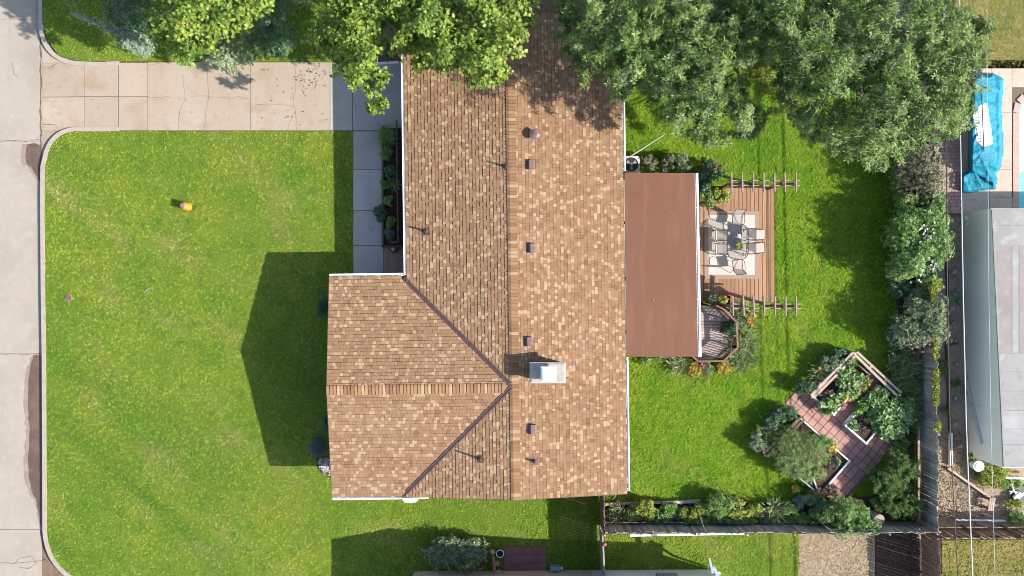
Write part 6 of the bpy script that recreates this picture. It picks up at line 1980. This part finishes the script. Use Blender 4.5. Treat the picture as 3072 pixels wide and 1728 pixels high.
# ================================================================== TREES
def canopy(name, label, poly, foot_uv, spacing, z_edge, z_mid, style, trunk_r, holes=(), bark='bark', group=None, fall=110., per=22, rad=.75, leafmat='l_ash'):
    g, d = fill_poly(poly, spacing, holes)
    keep_ = rng.random(len(g)) > (.14 if style == 'sycamore' else .07 if style == 'ash' else 0)
    g, d = g[keep_], d[keep_]
    bx, by, _ = W(*foot_uv)
    t = thing(name, label, 'tree', (bx, by, 0), group)
    org = (bx, by, 0)
    f = np.clip(d / fall, 0, 1)
    z = z_edge + (z_mid - z_edge) * np.sqrt(f) + rng.normal(0, .7, len(g))
    C = np.array([W(u, v, zz) for (u, v), zz in zip(g, z)])
    # shrink clumps near the outline so the crown keeps its shape
    R = np.minimum(rad * rng.uniform(.55, 1.3, len(g)), np.maximum(d / PXM * .95, .30))
    P_, D_, TT = [], [], []
    for c, r in zip(C, R):
        n = max(5, int(per * (r / rad) ** 1.6))
        p, dd = clump_points(c, r, r * .8, n, .5, .35)
        P_.append(p); D_.append(dd); TT.append(np.full(n, rng.normal(0, .13)))
    if style in ('ash', 'sycamore'):
        tb = MB()
        for i, (c, r) in enumerate(zip(C, R)):
            tint0 = TT[i][0]
            for _ in range(3):
                dd = rdir(1, .15)[0]; dd[2] = abs(dd[2]) * .5
                l_ = min(r * rng.uniform(1.1, 1.7), r + .45 * d[i] / PXM)
                s_ = np.linspace(.5, 1, 5)
                p = c + dd * (l_ * s_)[:, None] + rng.normal(0, .07, (5, 3)) + np.array([0, 0, -.12]) * (s_ ** 2)[:, None]
                P_.append(p); D_.append(np.tile(dd * .8 + np.array([0, 0, .45]), (5, 1))); TT.append(np.full(5, tint0 + .08))
                if rng.random() < .3: tb.tube([c, c + dd * l_ * .6, c + dd * l_], [.022, .013, .005], 4)
        if tb.v: tb.build('twig', M['palebark'], t, origin=org, kind='stuff')
    P_ = np.concatenate(P_); D_ = np.concatenate(D_); TT = np.concatenate(TT)
    a = norm(D_ * .7 + np.array([0, 0, .75]))
    if style == 'ash':
        pos, ax, nm, ln, wd, idx = rosettes(P_, a, 11, .215, .05, .12, .4)
        tint = np.clip(.46 + TT[idx] * 1.3 + rng.normal(0, .24, len(P_))[idx] + rng.normal(0, .14, len(pos)), 0, 1)
        leaves('crown', pos, ax, nm, ln, wd, tint, 'narrow', M[leafmat], t, org)
    elif style == 'sycamore':
        pos, ax, nm, ln, wd, idx = rosettes(P_, a, 4, .185, .175, .05, .45)
        tint = np.clip(.5 + TT[idx] + rng.normal(0, .22, len(pos)), 0, 1)
        # the largest leaves that face up become leaf parts of their own
        pos = pos + rng.normal(0, .07, pos.shape)
        key = ln * wd * norm(nm)[:, 2] + np.where(g is not None, 0, 0) - 10 * (((pos[:, 1] * PXM * CAM_H / (CAM_H - pos[:, 2])) > 860))
        sel = np.argsort(-key)[:150]
        keep = np.ones(len(pos), bool); keep[sel] = False
        leaves('crown', pos[keep], ax[keep], nm[keep], ln[keep], wd[keep], tint[keep], 'lobed', M['l_syc'], t, org)
        tv, tf = SHAPES['lobed']
        for i in sel:
            q = round(float(tint[i]) * 4)
            if ('lf', q) not in tile_mesh:
                b = MB(); b.add([(x, y, zz) for x, y, zz in tv], [tuple(k) for k in tf], 0, q / 4)
                tile_mesh['lf', q] = b.mesh('leaf', M['l_syc'])
            A = V(ax[i]).normalized(); Nn = V(nm[i]); sd = Nn.cross(A).normalized(); u_ = A.cross(sd)
            inst('leaf', tile_mesh['lf', q], t, frame(V(pos[i]), A * float(ln[i]), sd * float(wd[i]), u_ * float(ln[i])))
    elif style == 'small':
        pos, ax, nm, ln, wd, idx = rosettes(P_, a, 7, .10, .055, .25, .4)
        tint = np.clip(.5 + TT[idx] + rng.normal(0, .2, len(pos)), 0, 1)
        leaves('crown', pos, ax, nm, ln, wd, tint, 'oval', style_m, t, org)
    k = rng.choice(len(C), min(len(C), 30), replace=False)
    limbs(t, (bx, by, -.1), max(1.6, z_edge * .5), [C[i] - np.array([0, 0, R[i] * .3]) for i in k], trunk_r, M[bark], org)
    return t


ashL = [(1675, -80), (1682, 40), (1680, 131), (1694, 190), (1785, 246), (1860, 292), (1908, 262), (1985, 325), (2020, 374), (2095, 434), (2182, 428), (2266, 420), (2330, 395), (2296, 330), (2225, 275), (2235, 200), (2320, 150), (2345, -80)]
ashR = [(2225, -80), (2225, 90), (2320, 190), (2345, 300), (2385, 390), (2457, 412), (2528, 472), (2600, 497), (2695, 482), (2780, 422), (2886, 400), (2922, 326), (2948, 230), (2962, 167), (2985, 72), (2915, 45), (2840, -10), (2840, -80)]
canopy('ash_tree', 'large dark green narrow leaved tree overhanging the roof corner', ashL, (2110, 90), 43, 4.8, 7.6, 'ash', .26, holes=[(2236, 215, 26), (2255, 300, 22)], group='ash trees across the top of the back yard', per=20, rad=.72)
canopy('ash_tree', 'large dark green narrow leaved tree beside the blue tarpaulin', ashR, (2520, 190), 43, 4.8, 8.2, 'ash', .30, holes=[(2700, 62, 36), (2530, 262, 22), (2575, 235, 16)], group='ash trees across the top of the back yard', per=20, rad=.72)
# lower sunlit branches of the ash between its two big crowns
canopy('ash_sapling', 'small yellow green young tree in the gap between the two big crowns', [(2190, 100), (2300, 80), (2350, 230), (2450, 350), (2440, 400), (2380, 390), (2330, 350), (2270, 300), (2215, 250)], (2300, 230), 46, 1.6, 3.0, 'ash', .05, per=12, rad=.6, leafmat='l_yel')

s1 = [(452, -90), (448, 30), (415, 60), (425, 88), (462, 84), (476, 112), (515, 150), (520, 196), (551, 210), (578, 188), (625, 165), (648, 122), (690, 104), (742, 78), (792, 30), (800, -90)]
s2 = [(895, -90), (955, 22), (926, 110), (935, 132), (986, 150), (1003, 194), (1025, 220), (1030, 258), (1066, 266), (1118, 288), (1120, 326), (1154, 335), (1168, 292), (1137, 266), (1172, 246), (1170, 209), (1147, 192), (1158, 150), (1150, 40), (1190, 108), (1188, 168), (1250, 217), (1266, 186), (1299, 188), (1320, 225), (1343, 224), (1364, 195), (1384, 242), (1403, 275), (1433, 250), (1451, 272), (1486, 274), (1498, 238), (1530, 226), (1548, 152), (1572, 132), (1592, 60), (1600, -90)]
canopy('sycamore_tree', 'yellow green broad leaved tree above the driveway middle', s1, (590, -60), 34, 4.6, 7.0, 'sycamore', .2, fall=80, per=14, rad=.6)
canopy('sycamore_tree', 'yellow green broad leaved tree hanging over the shingle roof', s2, (1170, -30), 34, 5.2, 7.6, 'sycamore', .26, holes=[(1172, 118, 20)], fall=80, per=14, rad=.6)
style_m = M['l_dark']
canopy('dark_small_tree', 'dark small leaved tree in the shade beside the grass gap', [(745, -60), (880, -60), (860, 20), (872, 60), (890, 75), (882, 110), (885, 150), (860, 185), (830, 172), (790, 188), (765, 172), (740, 120), (735, 60)], (810, 60), 26, 1.6, 3.2, 'small', .1, fall=50, per=26, rad=.5)
style_m = M['l_pale']
canopy('pale_small_tree', 'pale grey green small leaved tree drooping over the driveway edge', [(640, 120), (665, 95), (720, 95), (765, 130), (775, 165), (745, 195), (745, 218), (720, 205), (705, 222), (680, 205), (640, 210), (620, 185), (625, 150)], (700, 130), 24, 1.8, 3.0, 'small', .08, fall=50, per=26, rad=.45)
style_m = M['l_dark']
canopy('dark_small_tree', 'dark green small leaved tree at the top edge behind the pale juniper sprays', [(300, -80), (445, -80), (450, 60), (470, 120), (430, 125), (370, 95), (310, 60)], (390, -10), 26, 1.8, 3.4, 'small', .1, fall=50, per=24, rad=.5)
# junipers at the left
jn = Plant('juniper', 'blue green juniper with pale arching sprays on the upper lawn', 'shrub', 410, 70, 2.4).stems(6, .05, .8)
jn.mound(95, 85, 9000, .11, .02, M['l_dark'], 'narrow', 34, k=8)
sprays = [((300, 74), (214, 40)), ((335, 92), (250, 52)), ((345, 100), (300, 66)), ((395, 128), (318, 78)), ((410, 120), (340, 82)), ((420, 140), (352, 102)), ((440, 152), (352, 118)), ((455, 168), (392, 128)), ((430, 120), (380, 84)), ((448, 170), (410, 140)), ((470, 152), (420, 122)), ((400, 150), (352, 122)), ((380, 104), (330, 92)), ((460, 140), (405, 100)), ((425, 160), (372, 132))]
for (bs_, tp2) in sprays:
    a, c = np.array(W(*bs_, 2.2)), np.array(W(*tp2, 2.35))
    d = (c - a) / np.linalg.norm(c - a)
    sd = np.array([-d[1], d[0], 0])
    n_ = 95
    s_ = rng.beta(1.2, 1.1, n_)
    p = a + (c - a) * s_[:, None] + sd * (rng.normal(0, .15, n_) * (1.05 - s_))[:, None] + np.array([0, 0, 1.0]) * rng.normal(0, .05, n_)[:, None]
    ax_ = norm(d[None] * 1.1 + sd[None] * rng.normal(0, .6, n_)[:, None] + np.array([0, 0, .2]))
    pos, ax, nm, ln, wd, _ = rosettes(p, ax_, 4, .13, .026, 1.0, .25)
    leaves('spray', pos, ax, nm, ln, wd, rng.beta(2.6, 1.5, len(pos)), 'narrow', M['l_jun'], jn.t, jn.o)
shrub('dark bushy shrub at the top edge behind the sycamore', 760, 20, 40, 44, 1.6, 'l_dark', 1600, .1, .05)
Plant('ornamental_grass', 'pale spiky grass tuft at the top edge of the upper lawn', 'plant', 900, -6, .7).straps(160, .7, .03, M['l_strap'], .2)
shrub('dark shrub in the deep shade between driveway and house', 1165, 150, 24, 34, .9, 'l_dark', 900, .1, .05)
b = MB(); c = W(1150, 190, .3)
b.bar(W(1130, 190, .3), W(1196, 186, .3), .06, .25); tag(b.build('splash_board', M['white']), 'short white board at the driveway end by the gutter', 'board')
